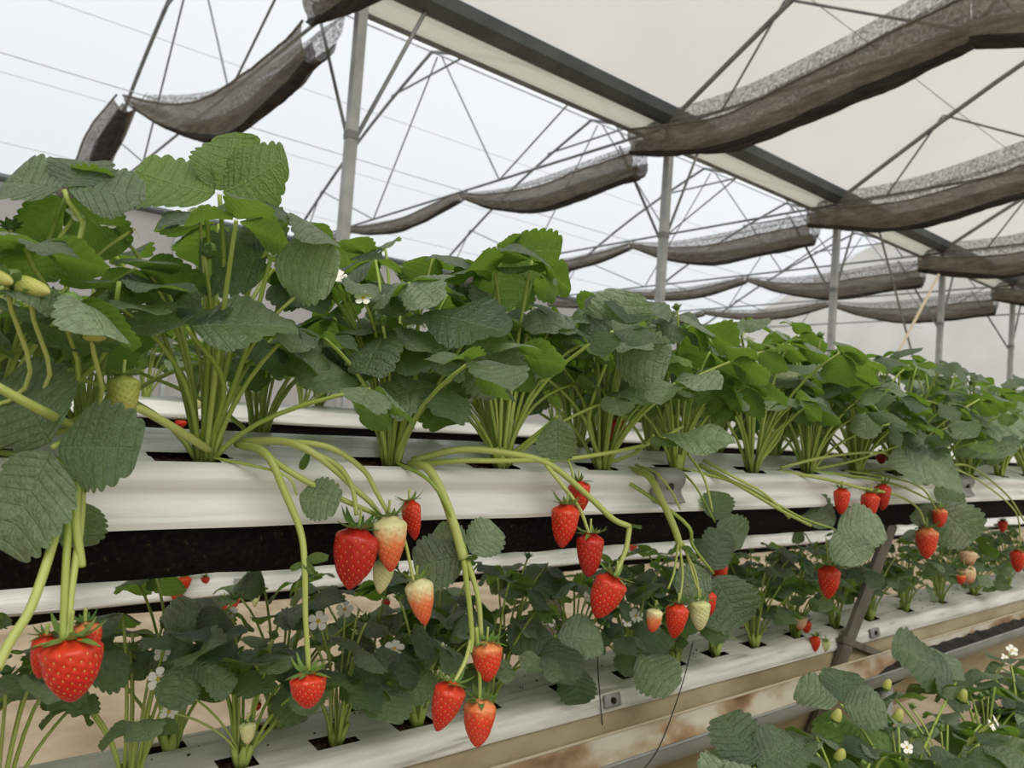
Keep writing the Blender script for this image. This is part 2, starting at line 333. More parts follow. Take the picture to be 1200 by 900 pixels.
# distant second gutter posts
for i, x in enumerate(POSTX[1:]):
    b = MB(); b.box((0, 0, 1.9), (.07, .07, 3.8)); o = b.build('wall_post', M['steel']); o.location = (x+1.2, YF-.15, 0); tag(o, f'thin far post against the far side wall, {ORD[i]} from the left', 'post', 'posts along the far wall')

# ------------------------------------------------------------------ shade cloths hanging from the trusses
def swag(x, pts, label, wid=.26, seed=0, dx=None, lip=.62, rise=.14):
    """pts: (distance y, top z, bottom z); a folded net hanging as a pouch, open towards the roof"""
    rr = random.Random(seed)
    o = empty('shade_cloth', (x, pts[0][0], pts[0][1]+W12)); tag(o, label, 'shade cloth', 'folded shade cloths')
    C = crom([Vector((p[0], p[1], p[2])) for p in pts], 10); n = len(C)
    off = lambda i: (dx or 0)*(i/(n-1))**3
    def cross(i, q, inner=0):
        y, zt, zb = C[i]; h = zt-zb; w = wid*min(1, .35+h*1.6)*(1-.25*inner)
        ztop = zt*(1-q) + (zb + h*lip)*q
        a = math.sin(math.pi*min(1, q)) ** .62
        z = ztop*(1-a) + (zb + h*.10*inner)*a
        xx = -w*q - w*.22*math.sin(math.pi*q) + off(i)
        z += .07*h*noise.noise(Vector((i*.11, q*5, seed*3.1)))*a + .02*h*noise.noise(Vector((i*.5, q*11, seed)))
        xx += .22*w*noise.noise(Vector((i*.09, q*6, seed*5.7+9)))
        return Vector((xx, y-pts[0][0], z-pts[0][1]))
    def sheet(nm, m, q0, q1, K, inner=0):
        v = []; f = []
        for i in range(n):
            for k in range(K+1): v.append(cross(i, q0+(q1-q0)*k/K, inner))
        for i in range(n-1):
            for k in range(K): a = i*(K+1)+k; f.append((a, a+1, a+K+2, a+K+1))
        return ob(nm, mesh(nm, v, f), M[m], o)
    sheet('front_flap', 'net', .72, 1, 7)
    sheet('belly', 'net_dense_shaded', .22, .72, 12)  # folded more here; its dark tone also carries painted underside shading
    sheet('folded_layer', 'net', .12, .9, 10, 1)
    sheet('back_net', 'net_open', 0, .22, 4)
    # single net gathered on the wire above the pouch
    v = []; f = []
    for i, c in enumerate(C):
        y, zt, zb = c; h = zt-zb
        for k in range(4): v.append(Vector((.02+off(i)-.012*k, y-pts[0][0], zt-pts[0][1] + h*rise*(1-k/2.2))))
    for i in range(n-1):
        for k in range(3): a = i*4+k; f.append((a, a+1, a+5, a+4))
    ob('top_net', mesh('top_net', v, f), M['net_open'], o)
    b = MB(); b.tube([cross(i, 1) for i in range(n)], .010, 5); b.build('hem', M['net'], o, True)
    return o
RIGHT = [(4.72, 2.80, 2.45), (4.2, 2.74, 2.33), (3.6, 2.73, 2.25), (2.9, 2.83, 2.33), (2.3, 2.95, 2.42), (1.9, 3.03, 2.50)]
RIGHT2 = [(1.9, 3.03, 2.50), (1.2, 2.86, 2.34), (.2, 2.78, 2.25), (-.9, 3.0, 2.6)]
L1 = [(4.70, 2.62, 2.24), (5.3, 2.62, 2.19), (6.1, 2.58, 2.16), (6.9, 2.60, 2.34), (7.6, 2.70, 2.60)]
L2 = [(7.6, 2.72, 2.56), (8.3, 2.66, 2.42), (9.0, 2.62, 2.38), (9.8, 2.66, 2.46), (10.5, 2.72, 2.6)]
L3 = [(10.5, 2.72, 2.56), (11.4, 2.62, 2.40), (12.6, 2.66, 2.5)]
L10 = [(4.72, 2.62, 2.2), (5.3, 2.60, 2.1), (6.1, 2.58, 2.0), (6.9, 2.60, 2.2), (7.6, 2.70, 2.56)]
L20 = [(7.6, 2.72, 2.5), (8.2, 2.60, 2.15), (8.9, 2.45, 1.9), (9.6, 2.5, 1.95), (10.4, 2.7, 2.3)]
for i, x in enumerate(POSTX[1:6]):
    nm = ORD[i]
    swag(x, L1 if i else L10, f'folded brown shade cloth hanging under white roof, left of the {nm} post', seed=i, dx=-.55 if i == 0 else 0, wid=.30 if i == 0 else .26)
    swag(x - (.55 if i == 0 else 0), L2 if i else L20, f'outer shade cloth swag under white roof, {nm} truss, farther from the post', seed=i+10, wid=.34 if i == 0 else .26)
    swag(x, L3, f'outermost shade cloth swag near the far wall, {nm} truss', seed=i+20)
    swag(x-.07, RIGHT, f'dark folded shade cloth under cream roof, right of the {nm} post', seed=i+30, rise=.30)
    if i < 4: swag(x-.07, RIGHT2, f'near end of the cloth line under cream roof, {nm} truss', seed=i+40)

# ================================================================== GROWING RACKS
def trough(nm, label, prof, x0, x1, holes, filmmat, tray, clips=(), step=.012, seed=0, wob=.0016):
    """prof: (y, z) of the film from front skirt over the top to the back skirt"""
    o = empty(nm, (x0, prof[0][0], prof[0][1]+W12)); tag(o, label, 'trough', 'strawberry troughs')
    base = Vector(o.location)
    pr = crom([Vector((0, p[0], p[1])) for p in prof], 3); n = len(pr); N = int((x1-x0)/step); v = []; f = []
    for i in range(N+1):
        x = x0 + (x1-x0)*i/N
        for k, p in enumerate(pr):
            d = wob*noise.noise(Vector((x*3.0, k*.8, seed))) + wob*.5*noise.noise(Vector((x*11, k*1.7, seed+4)))
            v.append(Vector((x, p.y - d*.7, p.z + W12 + d)) - base)
    for i in range(N):
        x = x0 + (x1-x0)*(i+.5)/N
        for k in range(n-1):
            y = (pr[k].y+pr[k+1].y)/2
            if 1 < k < n-3 and any(abs(x-hx)/hw + .25*noise.noise(Vector((x*90, y*90, 1))) < 1 and abs(y-hy) < hd for hx, hy, hw, hd in holes): continue
            a = i*n+k; f.append((a, a+1, a+n+1, a+n))
    ob('film_cover', mesh('film_cover', v, f), M[filmmat], o)
    # substrate under the film
    v = []; f = []; K = 6; ya, yb = prof[0][0]+.012, prof[-1][0]-.012; st = .02; N2 = int((x1-x0)/st)
    zt = {}
    for i in range(N2+1):
        x = x0+(x1-x0)*i/N2
        for k in range(K+1):
            y = ya+(yb-ya)*k/K
            zf = min(((abs(p.y-y), p.z) for p in pr if p.z > prof[0][1]+.012), default=(0, prof[0][1]))[1]
            v.append(Vector((x, y, zf - .007 + .004*noise.noise(Vector((x*60, y*60, 2))) + W12)) - base)
    for i in range(N2):
        for k in range(K): a = i*(K+1)+k; f.append((a, a+1, a+K+2, a+K+1))
    ob('substrate', mesh('substrate', v, f), M['soil'], o)
    if tray:
        dz, inset = tray; b = MB(); ya, yb = prof[0][0]+inset, prof[-1][0]-inset; zt_ = prof[0][1]+.006; zb = prof[0][1]-dz
        N3 = max(4, int((x1-x0)/.03)); st = []
        for i in range(N3+1):
            x = x0+(x1-x0)*i/N3; j = .0025*noise.noise(Vector((x*25, 0, seed)))
            for (y, z) in ((ya, zt_), (ya+.002, (zt_+zb)/2+.004), (ya+.012, zb+j), (yb-.012, zb+j), (yb, zt_)): b.v.append(Vector((x, y, z+W12)))
        for i in range(N3):
            for k in range(4): a = i*5+k; b.f.append((a, a+1, a+6, a+5))
        b.v = [q-base for q in b.v]; b.build('black_tray', M['tray'], o, True)
    for (cx, w) in clips:
        pb = MB(); K = 6; rows = []
        q = [p for p in pr if p.y < prof[0][0]+.02]; hh = max(p.z for p in pr)-prof[0][1]; q = [p for p in q if prof[0][1]+hh*.12 < p.z < prof[0][1]+hh*.74]; q = [q[0]]*3 + q
        for t in (0, 1):
            for p in q[3:]:
                pb.v.append(Vector((cx + (w if t else 0), p.y-.0035, p.z+W12+.0015)) - base)
        m_ = len(q)-3
        for k in range(m_-1): pb.f.append((k, k+1, m_+k+1, m_+k))
        c = pb.build('film_clip', M['clip'], o, True); sm = c.modifiers.new('thick', 'SOLIDIFY'); sm.thickness = .002
        p = q[3+m_//2]; bb = MB(); bb.tube([Vector((cx+w*.5, p.y-.0085, p.z+W12)) - base, Vector((cx+w*.5, p.y, p.z+W12)) - base], .0042, 10); bb.build('rivet', M['bolt'], c)
    return o
# planting spots (x along the row)
T1F = [-.22, -.08, .055, .197, .362, .490, .637, .77, .935, 1.08, 1.23, 1.38, 1.53, 1.69, 1.86, 2.04, 2.23, 2.43]
T1B = [-.15, .0, .135, .28, .425, .56, .70, .85, 1.0, 1.16, 1.31, 1.46, 1.62, 1.78, 1.95, 2.15, 2.35]
T1L_F = [.10, .20, .30, .40, .50, .60, .735, .86, .96, 1.06, 1.17, 1.30, 1.44, 1.58, 1.74, 1.92, 2.12, 2.34, 2.58]
T1L_B = [.06, .25, .36, .46, .56, .67, .80, .92, 1.02, 1.13, 1.25, 1.38, 1.52, 1.68, 1.86, 2.06, 2.28, 2.5]
P1 = [(.579, -.0965), (.5775, -.090), (.584, -.082), (.588, -.073), (.582, -.063), (.584, -.054), (.596, -.0485), (.61, -.0465), (.64, -.040), (.685, -.030), (.725, -.034), (.755, -.045), (.768, -.055), (.772, -.095)]
h1 = [(x-.012, .607, .026, .014) for x in T1F] + [(x, .715, .02, .013) for x in T1B]
trough('grow_trough', 'white film-covered upper trough crossing the whole picture, red strawberries hanging over it', P1, -.6, 3.4, h1, 'film', (.040, .012), [(.698, .052), (1.58, .06)], seed=1)
P1L = [(.700, -.378), (.699, -.372), (.701, -.362), (.706, -.354), (.722, -.350), (.76, -.347), (.80, -.347), (.828, -.351), (.836, -.362), (.838, -.378)]
h2 = [(x-.008, .737, .020, .012) for x in T1L_F] + [(x-.004, .795, .016, .011) for x in T1L_B]
trough('grow_trough', 'dusty white lower trough below the black tray, in front of the stained sheet', P1L, -.3, 4.2, h2, 'film_low', (.03, .02), [(.765, .03), (1.50, .035)], seed=2)
P2 = [(1.50, -.046), (1.497, -.04), (1.502, -.026), (1.51, -.014), (1.54, -.010), (1.60, -.006), (1.66, -.010), (1.70, -.016), (1.705, -.046)]
trough('grow_trough', 'upper white trough of the rack behind, seen between the plant stalks', P2, -.5, 6.0, [], 'film', (.05, .012), [], step=.05, seed=3, wob=.004)
P2L = [(1.45, -.372), (1.447, -.366), (1.452, -.352), (1.46, -.338), (1.49, -.332), (1.54, -.328), (1.60, -.332), (1.64, -.34), (1.645, -.372)]
trough('grow_trough', 'lower white trough of the rack behind, with small berries along its edge', P2L, -.5, 6.0, [], 'film', (.022, .012), [(.545, .035)], step=.05, seed=4, wob=.004)
PF = [(.36, -.505), (.358, -.498), (.362, -.485), (.37, -.472), (.40, -.468), (.45, -.466), (.49, -.470), (.505, -.48), (.508, -.505)]
FRX = [.62, .76, .90, 1.03, 1.17, 1.31, 1.46, 1.62, 1.80, 2.0]
trough('grow_trough', 'near trough under the leafy plants in the lower right corner', PF, .3, 3.6, [(x, .43, .02, .012) for x in FRX], 'film_low', (.04, .012), [], seed=5)
# stained drip sheet, drain channel and pipe under the lower trough
def strip(nm, m, prof, x0, x1, st=.03, wob=.004, seed=0, parent=None):
    v = []; f = []; N = int((x1-x0)/st); n = len(prof)
    for i in range(N+1):
        x = x0+(x1-x0)*i/N
        for k, (y, z) in enumerate(prof): d = wob*noise.noise(Vector((x*5, k*.9, seed))); v.append((x, y+d, z+W12+d*.5))
    for i in range(N):
        for k in range(n-1): a = i*n+k; f.append((a, a+1, a+n+1, a+n))
    return ob(nm, mesh(nm, v, f), M[m], parent)
ds = strip('drip_sheet', 'sheet', [(.705, -.366), (.703, -.385), (.698, -.402), (.697, -.43), (.702, -.47), (.71, -.53)], -.3, 4.2, seed=3); tag(ds, 'stained beige plastic sheet hanging below the lower trough', 'plastic sheet')
dc = empty('drain_channel', (-.3, .68, -.43+W12)); tag(dc, 'rusty stained drain channel with grey pipe along its front edge', 'drain channel')
arc = lambda r: [(.655+r*math.cos(t), -.402+r*math.sin(t)) for t in [-math.pi*k/12 for k in range(13)]]
for nm_, m_, r_ in (('channel_lining', 'gutter_in', .031), ('channel_shell', 'pipe', .0345)):
    o = strip(nm_, m_, arc(r_), -.3, 4.2, wob=.0008, seed=7); o.parent = dc; o.location = -dc.location
for y_ in (.688, .6222):
    b = MB(); b.tube([(-.3, y_, -.401+W12), (4.2, y_, -.401+W12)], .0022, 6); o = b.build('channel_rim', M['rope' if y_ > .65 else 'pipe'], None, True); o.parent = dc; o.location = -dc.location
b = MB(); b.tube([(1.0, y, z+W12) for y, z in arc(.0352)], .0016, 6); o = b.build('pipe_tie', M['leg'], None, True); o.parent = dc; o.location = -dc.location
v = []; f = []; N = 120
for i in range(N+1):
    x = 1.40+2.8*i/N
    for k in range(6):
        y = .630+.050*k/5; v.append((x, y, -.424 + .012*min(1, i/14)*(1+.6*noise.noise(Vector((x*40, y*60, 0)))) - .012*(1-min(1, i/10)) + W12))
for i in range(N):
    for k in range(5): a = i*6+k; f.append((a, a+1, a+7, a+6))
o = ob('black_residue', mesh('black_residue', v, f), M['muck'], dc); o.location = -dc.location; o['kind'] = 'stuff'
# slanting legs of the front rack
def flatbar(nm, a, c, w, t, wdir, m, parent=None):
    a, c = Vector(a), Vector(c); d = (c-a); L = d.length; d.normalize(); wd = (wdir - d*wdir.dot(d)).normalized(); td = d.cross(wd)
    b = MB(); b.box((a+c)/2, (L, w, t), (d, wd, td)); return b.build(nm, m, parent)
a = PY(1046, 612, .692); c = PY(950, 868, .692)
lg = empty('rack_support', Vector((c.x-.5, c.y, 0))); tag(lg, 'slanting grey steel leg between the upper and lower trough', 'rack leg')
dirn = (c-a).normalized(); t_end = c + dirn*.75*1.0
lo_ = -Vector(lg.location)
flatbar('strut', a, c, .034, .008, Vector((1, 0, 0)), M['leg'], lg).location = lo_
flatbar('foot', c, Vector((c.x-.52*1.0, c.y, .0)), .034, .008, Vector((1, 0, 0)), M['leg'], lg).location = lo_
flatbar('cross_bar', PY(985, 748, .692), PY(1045, 772, .692), .012, .01, Vector((0, 0, 1)), M['leg'], lg).location = lo_
a = PY(1035, 806, .655); b = MB(); b.tube([(a.x, .655, -.437+W12), (a.x, .655, 0)], .017, 12); tag(b.build('support_tube', M['pipe'], None, True), 'short grey tube standing under the drain channel joint', 'pipe')
for (x, y, lab) in ((.1, 1.58, 'steel stand under the rear rack at its left'), (1.5, 1.58, 'steel stand under the rear rack near its middle'), (3.2, 1.58, 'steel stand under the rear rack at its right')):
    b = MB(); b.box((0, 0, (1.2-.09)/2), (.03, .03, 1.2-.09)); o = b.build('rack_stand', M['leg']); o.location = (x, y, 0); tag(o, lab, 'stand')
for x, lab in ((-.4, 'steel stand holding the near corner trough, left end'), (3.3, 'steel stand holding the near corner trough, right end')):
    b = MB(); b.box((0, 0, .33), (.03, .03, .66)); o = b.build('rack_stand', M['leg']); o.location = (max(x, .35), .43, 0); tag(o, lab, 'stand')
b = MB(); b.box((0, 0, .39), (.03, .03, .78)); o = b.build('rack_stand', M['leg']); o.location = (-.25, .76, 0); tag(o, 'steel stand under the left end of the front rack', 'stand')
b = MB(); b.box((0, 0, .53), (.03, .03, 1.06)); o = b.build('rack_stand', M['leg']); o.location = (-.5, .68, 0); tag(o, 'steel stand under the left end of the upper trough', 'stand')
for pts, lab in (([(700, 745, .69), (701, 790, .69), (706, 850, .70)], 'short thin dark wire hanging by the lower trough clip'), ([(812, 752, .70), (800, 800, .68), (775, 870, .61), (752, 905, .58)], 'long thin dark wire drooping across the drain channel')):
    b = MB(); b.tube(crom([PY(*p) for p in pts], 6), .0008, 5); tag(b.build('thin_wire', M['wire'], None, True), lab, 'wire')
b = MB(); b.tube([PY(1000, 770, .70), PY(960, 800, .66)], .0012, 5)

# ================================================================== STRAWBERRY PLANTS
def leaflet_mesh(seed, teeth=8, sub=4, cols=(0, .22, .5, .78, 1), W=.47, fold=.16, droop=.16, pleat=.018, curl=.10, wave=.05):
    rr = random.Random(seed); N = teeth*sub; v = []; uv = []; f = []
    pmax = max(((i/200)**.58*(1-i/200)**.42) for i in range(1, 200))
    ph = rr.random()*6
    cl = [-c for c in cols[::-1]][:-1] + list(cols); nc = len(cl)
    for i in range(N+1):
        q = i/N; qq = min(max(q, .0), 1)
        w = W*(qq**.58*(1-qq)**.42)/pmax if 0 < qq < 1 else 0
        m = q - .20*math.sin(math.pi*q)*(1-q*.3)
        fr = (q*teeth) % 1; bump = math.sin(math.pi*fr)**.7 if 0 < fr < 1 else 0
        for c in cl:
            a = abs(c); tooth = 1 + (.13*(bump-.5))*max(0, (a-.6)/.4)
            x = m + (q-m)*a + (.025*bump*max(0, (a-.6)/.4))
            y = w*c*tooth
            z = fold*abs(y) - droop*x*x - curl*(a**3)*w
            z += pleat*math.cos(2*math.pi*q*teeth)*(.25+.75*math.sin(math.pi*min(a*.85, 1)))*min(1, w/W*1.2)
            z += wave*math.sin(x*5+ph+(1.7 if c > 0 else 0))*a*a*w
            v.append((x, y, z)); uv.append((q*teeth, c))
    for i in range(N):
        for k in range(nc-1):
            a = i*nc+k; f.append((a, a+nc, a+nc+1, a+1))
    return v, f, uv
HI = []; LO = []
for s in range(8):
    rr = random.Random(100+s)
    kw = dict(W=rr.uniform(.43, .52), fold=rr.uniform(-.05, .45), droop=rr.uniform(.02, .35), curl=rr.uniform(0, .35), wave=rr.uniform(.1, .5))
    v, f, uv = leaflet_mesh(s, teeth=8, sub=4, pleat=rr.uniform(.008, .013), **kw); HI.append(mesh('leaflet', v, f, True, uv)); HI[-1].materials.append(M['leaf'])
    v, f, uv = leaflet_mesh(s, teeth=6, sub=2, cols=(0, .5, 1), pleat=.015, **kw); LO.append((v, f, uv)); m_ = mesh('leaflet_small', v, f, True, uv); m_.materials.append(M['leaf'])
    LO[-1] = (LO[-1], m_)
def variant(srcs, mt):
    out = []
    for m in srcs:
        c = m.copy(); c.materials.clear(); c.materials.append(mt); out.append(c)
    return out
HI_Y = variant(HI, M['leaf_young']); HI_P = variant(HI[:2], M['leaf_pale'])
FLAT = []
for s in range(3):
    v, f, uv = leaflet_mesh(40+s, teeth=8, sub=4, W=.53, fold=.14, droop=.08, curl=.14, wave=.25, pleat=.009); m_ = mesh('leaflet', v, f, True, uv); m_.materials.append(M['leaf']); FLAT.append(m_)
def frame(d, nrm):
    X = Vector(d).normalized(); Z = (Vector(nrm) - X*Vector(nrm).dot(X)).normalized(); Y = Z.cross(X)
    return X, Y, Z
def mtx(X, Y, Z, p, s): return Matrix(((X.x*s, Y.x*s, Z.x*s, p.x), (X.y*s, Y.y*s, Z.y*s, p.y), (X.z*s, Y.z*s, Z.z*s, p.z), (0, 0, 0, 1)))
def stalk_pts(p0, p2, lift=.65, out=.12, n=7):
    p0, p2 = Vector(p0), Vector(p2); h = p2-p0
    p1 = p0 + Vector((h.x*out, h.y*out, h.z*lift if h.z > 0 else .05))
    return [p0*((1-t)**2) + p1*(2*t*(1-t)) + p2*(t*t) for t in [i/n for i in range(n+1)]]
def leaf(pl, pts, d, nrm, size, rr, meshes, rad=.0021, spreads=None, sizes=None, tilts=None, sides=5):
    """one three-part leaf: a stalk (part) and its three leaflets (sub-parts); pts in plant space"""
    b = MB(); n = len(pts)-1
    b.tube(pts, [rad*(1.15-.4*i/n) for i in range(n+1)], sides)
    st = b.build('leaf_stalk', M['stem'], pl, True)
    X, Y, Z = frame(d, nrm); tip = pts[-1]
    spreads = spreads or (0, rr.uniform(1.15, 1.5), -rr.uniform(1.15, 1.5)); sizes = sizes or (1, rr.uniform(.82, .95), rr.uniform(.82, .95))
    for k, (sp, sz) in enumerate(zip(spreads, sizes)):
        if sz <= 0: continue
        dd = X*math.cos(sp) + Y*math.sin(sp)
        tl = tilts[k] if tilts else rr.uniform(-.30, .18)
        dd2 = (dd*math.cos(tl) + Z*math.sin(tl)).normalized(); zz = Z*math.cos(tl) - dd*math.sin(tl)
        roll = rr.uniform(-.22, .22); yy = zz.cross(dd2); zz = zz*math.cos(roll) + yy*math.sin(roll); yy = zz.cross(dd2)
        lo = bpy.data.objects.new('leaflet', rr.choice(meshes)); COL.objects.link(lo); lo.parent = st
        lo.matrix_local = mtx(dd2, yy, zz, tip + dd2*(.06*size), size*sz)
    return st
def flower(pl, p, nrm, size, rr, stalk=None):
    X, Y, Z = frame(Vector(nrm).orthogonal(), nrm)
    b = MB(); n = 10
    for k in range(n): a = 2*math.pi*k/n; b.v.append((X*math.cos(a)+Y*math.sin(a))*size*.26)
    b.v.append(Z*size*.16); b.f = [(k, (k+1) % n, n) for k in range(n)]
    fl = b.build('flower', M['heart'], pl, True); fl.location = p
    for k in range(5):
        a = 2*math.pi*k/5 + rr.uniform(-.1, .1); D = X*math.cos(a)+Y*math.sin(a); T = Z.cross(D); q = MB()
        for (r, w, h) in ((.2, .10, 0), (.5, .34, .02), (.8, .42, .05), (1.0, .30, .04), (1.08, 0.12, .02)):
            q.v += [D*(r*size)-T*(w*size)+Z*(h*size+.04*size), D*(r*size)+Z*(h*size), D*(r*size)+T*(w*size)+Z*(h*size+.04*size)]
        for i in range(4): q.f += [(i*3, i*3+1, i*3+4, i*3+3), (i*3+1, i*3+2, i*3+5, i*3+4)]
        q.build('petal', M['petal'], fl, True)
    if stalk:
        b = MB(); b.tube(stalk, .0011, 5); b.build('flower_stalk', M['fstem'], pl, True)
    return fl
def plant(pos, label, group, n, h, spread, size, seed, meshes, young=.08, rmin=.25, bias=None, top=1.0, rad=.0021, nstub=3):
    rr = random.Random(seed); o = empty('strawberry_plant', pos); tag(o, label, 'strawberry plant', group)
    b = MB()
    for k in range(5):
        a = rr.random()*6.28; b.tube([(0, 0, -.006), (math.cos(a)*.005, math.sin(a)*.005, .006), (math.cos(a)*.011, math.sin(a)*.011, .020)], [.006, .005, .002], 6)
    b.build('crown', M['stem'], o, True)
    a0 = rr.random()*6.28
    for i in range(n):
        az = a0 + i*2.39996 + rr.uniform(-.4, .4); fr = (i+.6)/n
        r = spread*(rmin + (1-rmin)*fr**.8)*rr.uniform(.7, 1.25); z = h*rr.uniform(.45, 1.05)*(1-.36*fr**2)*top
        D = Vector((math.cos(az), math.sin(az), 0))
        if bias: D = (D + Vector(bias)).normalized()
        tip = D*r + Vector((0, 0, z)); p0 = D*.006
        pts = stalk_pts(p0, tip, rr.uniform(.55, .8), rr.uniform(.1, .3))
        head = (D + Vector((rr.uniform(-.4, .4), rr.uniform(-.4, .4), rr.uniform(-.35, .12)))).normalized()
        nm = (Vector((0, 0, 1)) + D*rr.uniform(-.25, .9) + Vector((rr.uniform(-.6, .6), rr.uniform(-.6, .6), 0))).normalized()
        y = rr.random() < young; ms = (HI_Y if meshes is HI else meshes) if y else meshes
        leaf(o, pts, head, nm, size*rr.uniform(.75, 1.12)*(.75 if y else 1), rr, ms, rad)
    for k in range(nstub):                     # young upright shoots and flower stalks
        az = rr.random()*6.28; r = spread*rr.uniform(.1, .7); z = h*rr.uniform(.5, .98); D = Vector((math.cos(az), math.sin(az), 0))
        b = MB(); p = stalk_pts(D*.004, D*r+Vector((0, 0, z)), .7, .2); b.tube(p, .0014, 5); b.build('flower_stalk', M['fstem'], o, True)
        if rr.random() < .2: flower(o, p[-1], (D*.6+Vector((rr.uniform(-.4, .4), -.5, .7))).normalized(), 0.007, rr)
        else:
            bo = ob('flower_bud', BUD, None, o); bo.location = p[-1]; bo.rotation_euler = (rr.uniform(-.6, .6), rr.uniform(-.6, .6), rr.random()*6)
    return o
# small green bud with sepals
bm_ = MB()
for k in range(8):
    a = k*math.pi/4; D = Vector((math.cos(a), math.sin(a), 0)); T = Vector((-math.sin(a), math.cos(a), 0)); n0 = len(bm_.v)
    bm_.v += [D*.001-T*.0012, D*.001+T*.0012, D*.0052-T*.0018+Vector((0, 0, .004)), D*.0052+T*.0018+Vector((0, 0, .004)), D*.0085+Vector((0, 0, .0055))]
    bm_.f += [(n0, n0+1, n0+3, n0+2), (n0+2, n0+3, n0+4)]
bm_.tube([(0, 0, 0), (0, 0, .003), (0, 0, .006), (0, 0, .0085)], [.0025, .004, .0035, .001], 8)
BUD = mesh('flower_bud', bm_.v, bm_.f); BUD.materials.append(M['calyx'])

PLANTS = {}
def zprof(P, y): return min((abs(p[0]-y), p[1]) for p in P if p[1] > P[0][1]+.012)[1]
vis = 0
for i, x in enumerate(T1F):
    far = x > 1.45
    nearl = x < .3
    PLANTS['F', i] = plant((x, .607, -.050+W12), f'leafy strawberry plant in front row of the upper trough, {ORD[i]} from the left', 'plants in the upper trough front row',
        (13 if nearl else 18) if not far else 15, .205 if not nearl else .20, .115, .048, 300+i, HI, young=.07, bias=(0, .08, 0), nstub=4)
for i, x in enumerate(T1B):
    PLANTS['B', i] = plant((x, .715, -.036+W12), f'leafy strawberry plant in back row of the upper trough, {ORD[i]} from the left', 'plants in the upper trough back row',
        9 if x < .3 else 15, .165 if x < .3 else .215, .125, .049, 400+i, HI, young=.07, bias=(0, .15, 0), nstub=3)
for i, x in enumerate(T1L_F):
    PLANTS['LF', i] = plant((x, .737, -.352+W12), f'strawberry plant in front row of the dusty lower trough, {ORD[i]} from the left', 'plants in the lower trough front row',
        9, .15, .075, .041, 500+i, HI, bias=(0, .12, 0), young=.03, nstub=3, rad=.0017)
for i, x in enumerate(T1L_B):
    PLANTS['LB', i] = plant((x, .795, -.349+W12), f'strawberry plant in back row of the dusty lower trough, {ORD[i]} from the left', 'plants in the lower trough back row',
        8, .16, .10, .043, 600+i, HI, bias=(0, .25, 0), young=.03, nstub=3, rad=.0017)
for i, x in enumerate(FRX):
    PLANTS['FR', i] = plant((x, .43, -.468+W12), f'strawberry plant of the near trough in the lower right corner, {ORD[i]} from the left', 'plants in the near trough',
        9, .12, .08, .048, 700+i, HI, young=.10, nstub=4)
# plants of the rack behind: a few built whole, the rest copied with their parts
LOM = [m for _, m in LO]
proto = [plant((0, 0, -50), '', None, 11, .20, .12, .055, 800+k, LOM, nstub=3) for k in range(4)]
def copy_tree(o, parent=None):
    c = o.copy(); COL.objects.link(c); c.parent = parent
    for ch in list(o.children): copy_tree(ch, c)
    return c
k = 0; used = set()
for (nm, yy, zz, grp) in (('upper', 1.545, -.010, 'plants in the upper trough behind'), ('upper', 1.655, -.010, 'plants in the upper trough behind'), ('lower', 1.49, -.332, 'plants in the lower trough behind'), ('lower', 1.60, -.332, 'plants in the lower trough behind')):
    for j in range(20):
        x = .12 + j*(.145 if nm == 'upper' else .185) + (.075 if yy in (1.655, 1.60) else 0) + R0.uniform(-.03, .03)
        pi = k % 4; o = proto[pi] if pi not in used else copy_tree(proto[pi]); used.add(pi); k += 1
        o.location = (x, yy, zz+W12); o.rotation_euler.z = R0.random()*6.28; s = R0.uniform(.85, 1.05) if nm == 'upper' else R0.uniform(.72, .88); o.scale = (s, s, s)
        rowname = 'near' if yy in (1.545, 1.49) else 'rear'
        tag(o, f'strawberry plant on the {nm} trough behind, {rowname} side, {ORD[j]} from the left', 'strawberry plant', grp)

# ------------------------------------------------------------------ leaves that can be told apart, where the photograph has them
def hero(key, x, y, v, size_px, head, nrm, spreads=None, sizes=None, tilts=None, meshes=None, via=None, seed=0, rad=.0022):
    pl = PLANTS[key]; base = pl.location; tip = PY(x, y, v); size = size_px*depth(tip)/FPX; rr = random.Random(9000+seed+int(x))
    if via: pts = crom([base + Vector((0, 0, .004))] + [PY(*q) for q in via] + [tip], 5)
    else: pts = stalk_pts(base, tip, .6, .25)
    pts = [p-base for p in pts]
    return leaf(pl, pts, img(*head), img(*nrm), size, rr, meshes or FLAT, rad, spreads, sizes, tilts)
hero(('F', 1), 75, 222, .575, 82, (0, .72, -.65), (.05, .62, .78), (0, 1.30, -1.25), (.85, 1.05, 1.0), (.0, -.1, -.1), via=[(70, 300, .58)])
hero(('F', 3), 257, 228, .575, 92, (-.05, .85, -.45), (.05, .48, -.88), (.1, 1.25, -1.35), (.9, .95, 1.05), (-.10, -.15, -.2), via=[(262, 400, .60), (262, 300, .585)])
hero(('F', 3), 218, 383, .545, 100, (.15, .45, -.8), (.0, .78, .62), (0, 1.2, -1.0), (.6, .85, 1.2), (.05, .0, .0), via=[(262, 450, .58)])
hero(('F', 3), 318, 300, .56, 80, (-.3, .8, -.1), (-.3, .35, .85), (0, 1.35, -2.2), (.75, 1.1, 1.0), (0, .1, 0), via=[(285, 420, .58)])
hero(('F', 2), 62, 524, .52, 100, (.98, .08, .1), (-.1, .2, .97), (0, 2.25, -2.0), (.98, 1.1, 1.25), (0, .05, -.05), via=[(95, 500, .56)])
hero(('F', 2), 95, 585, .55, 52, (.15, -.9, .2), (.2, .2, .95), (0, 1, -1), (1, 0, 0), via=[(86, 545, .56)])
hero(('F', 4), 490, 366, .56, 95, (.97, -.10, .15), (-.05, .90, .45), (0, 2.6, -1.4), (1.1, .75, .3), (0, .1, 0), via=[(485, 460, .585)])
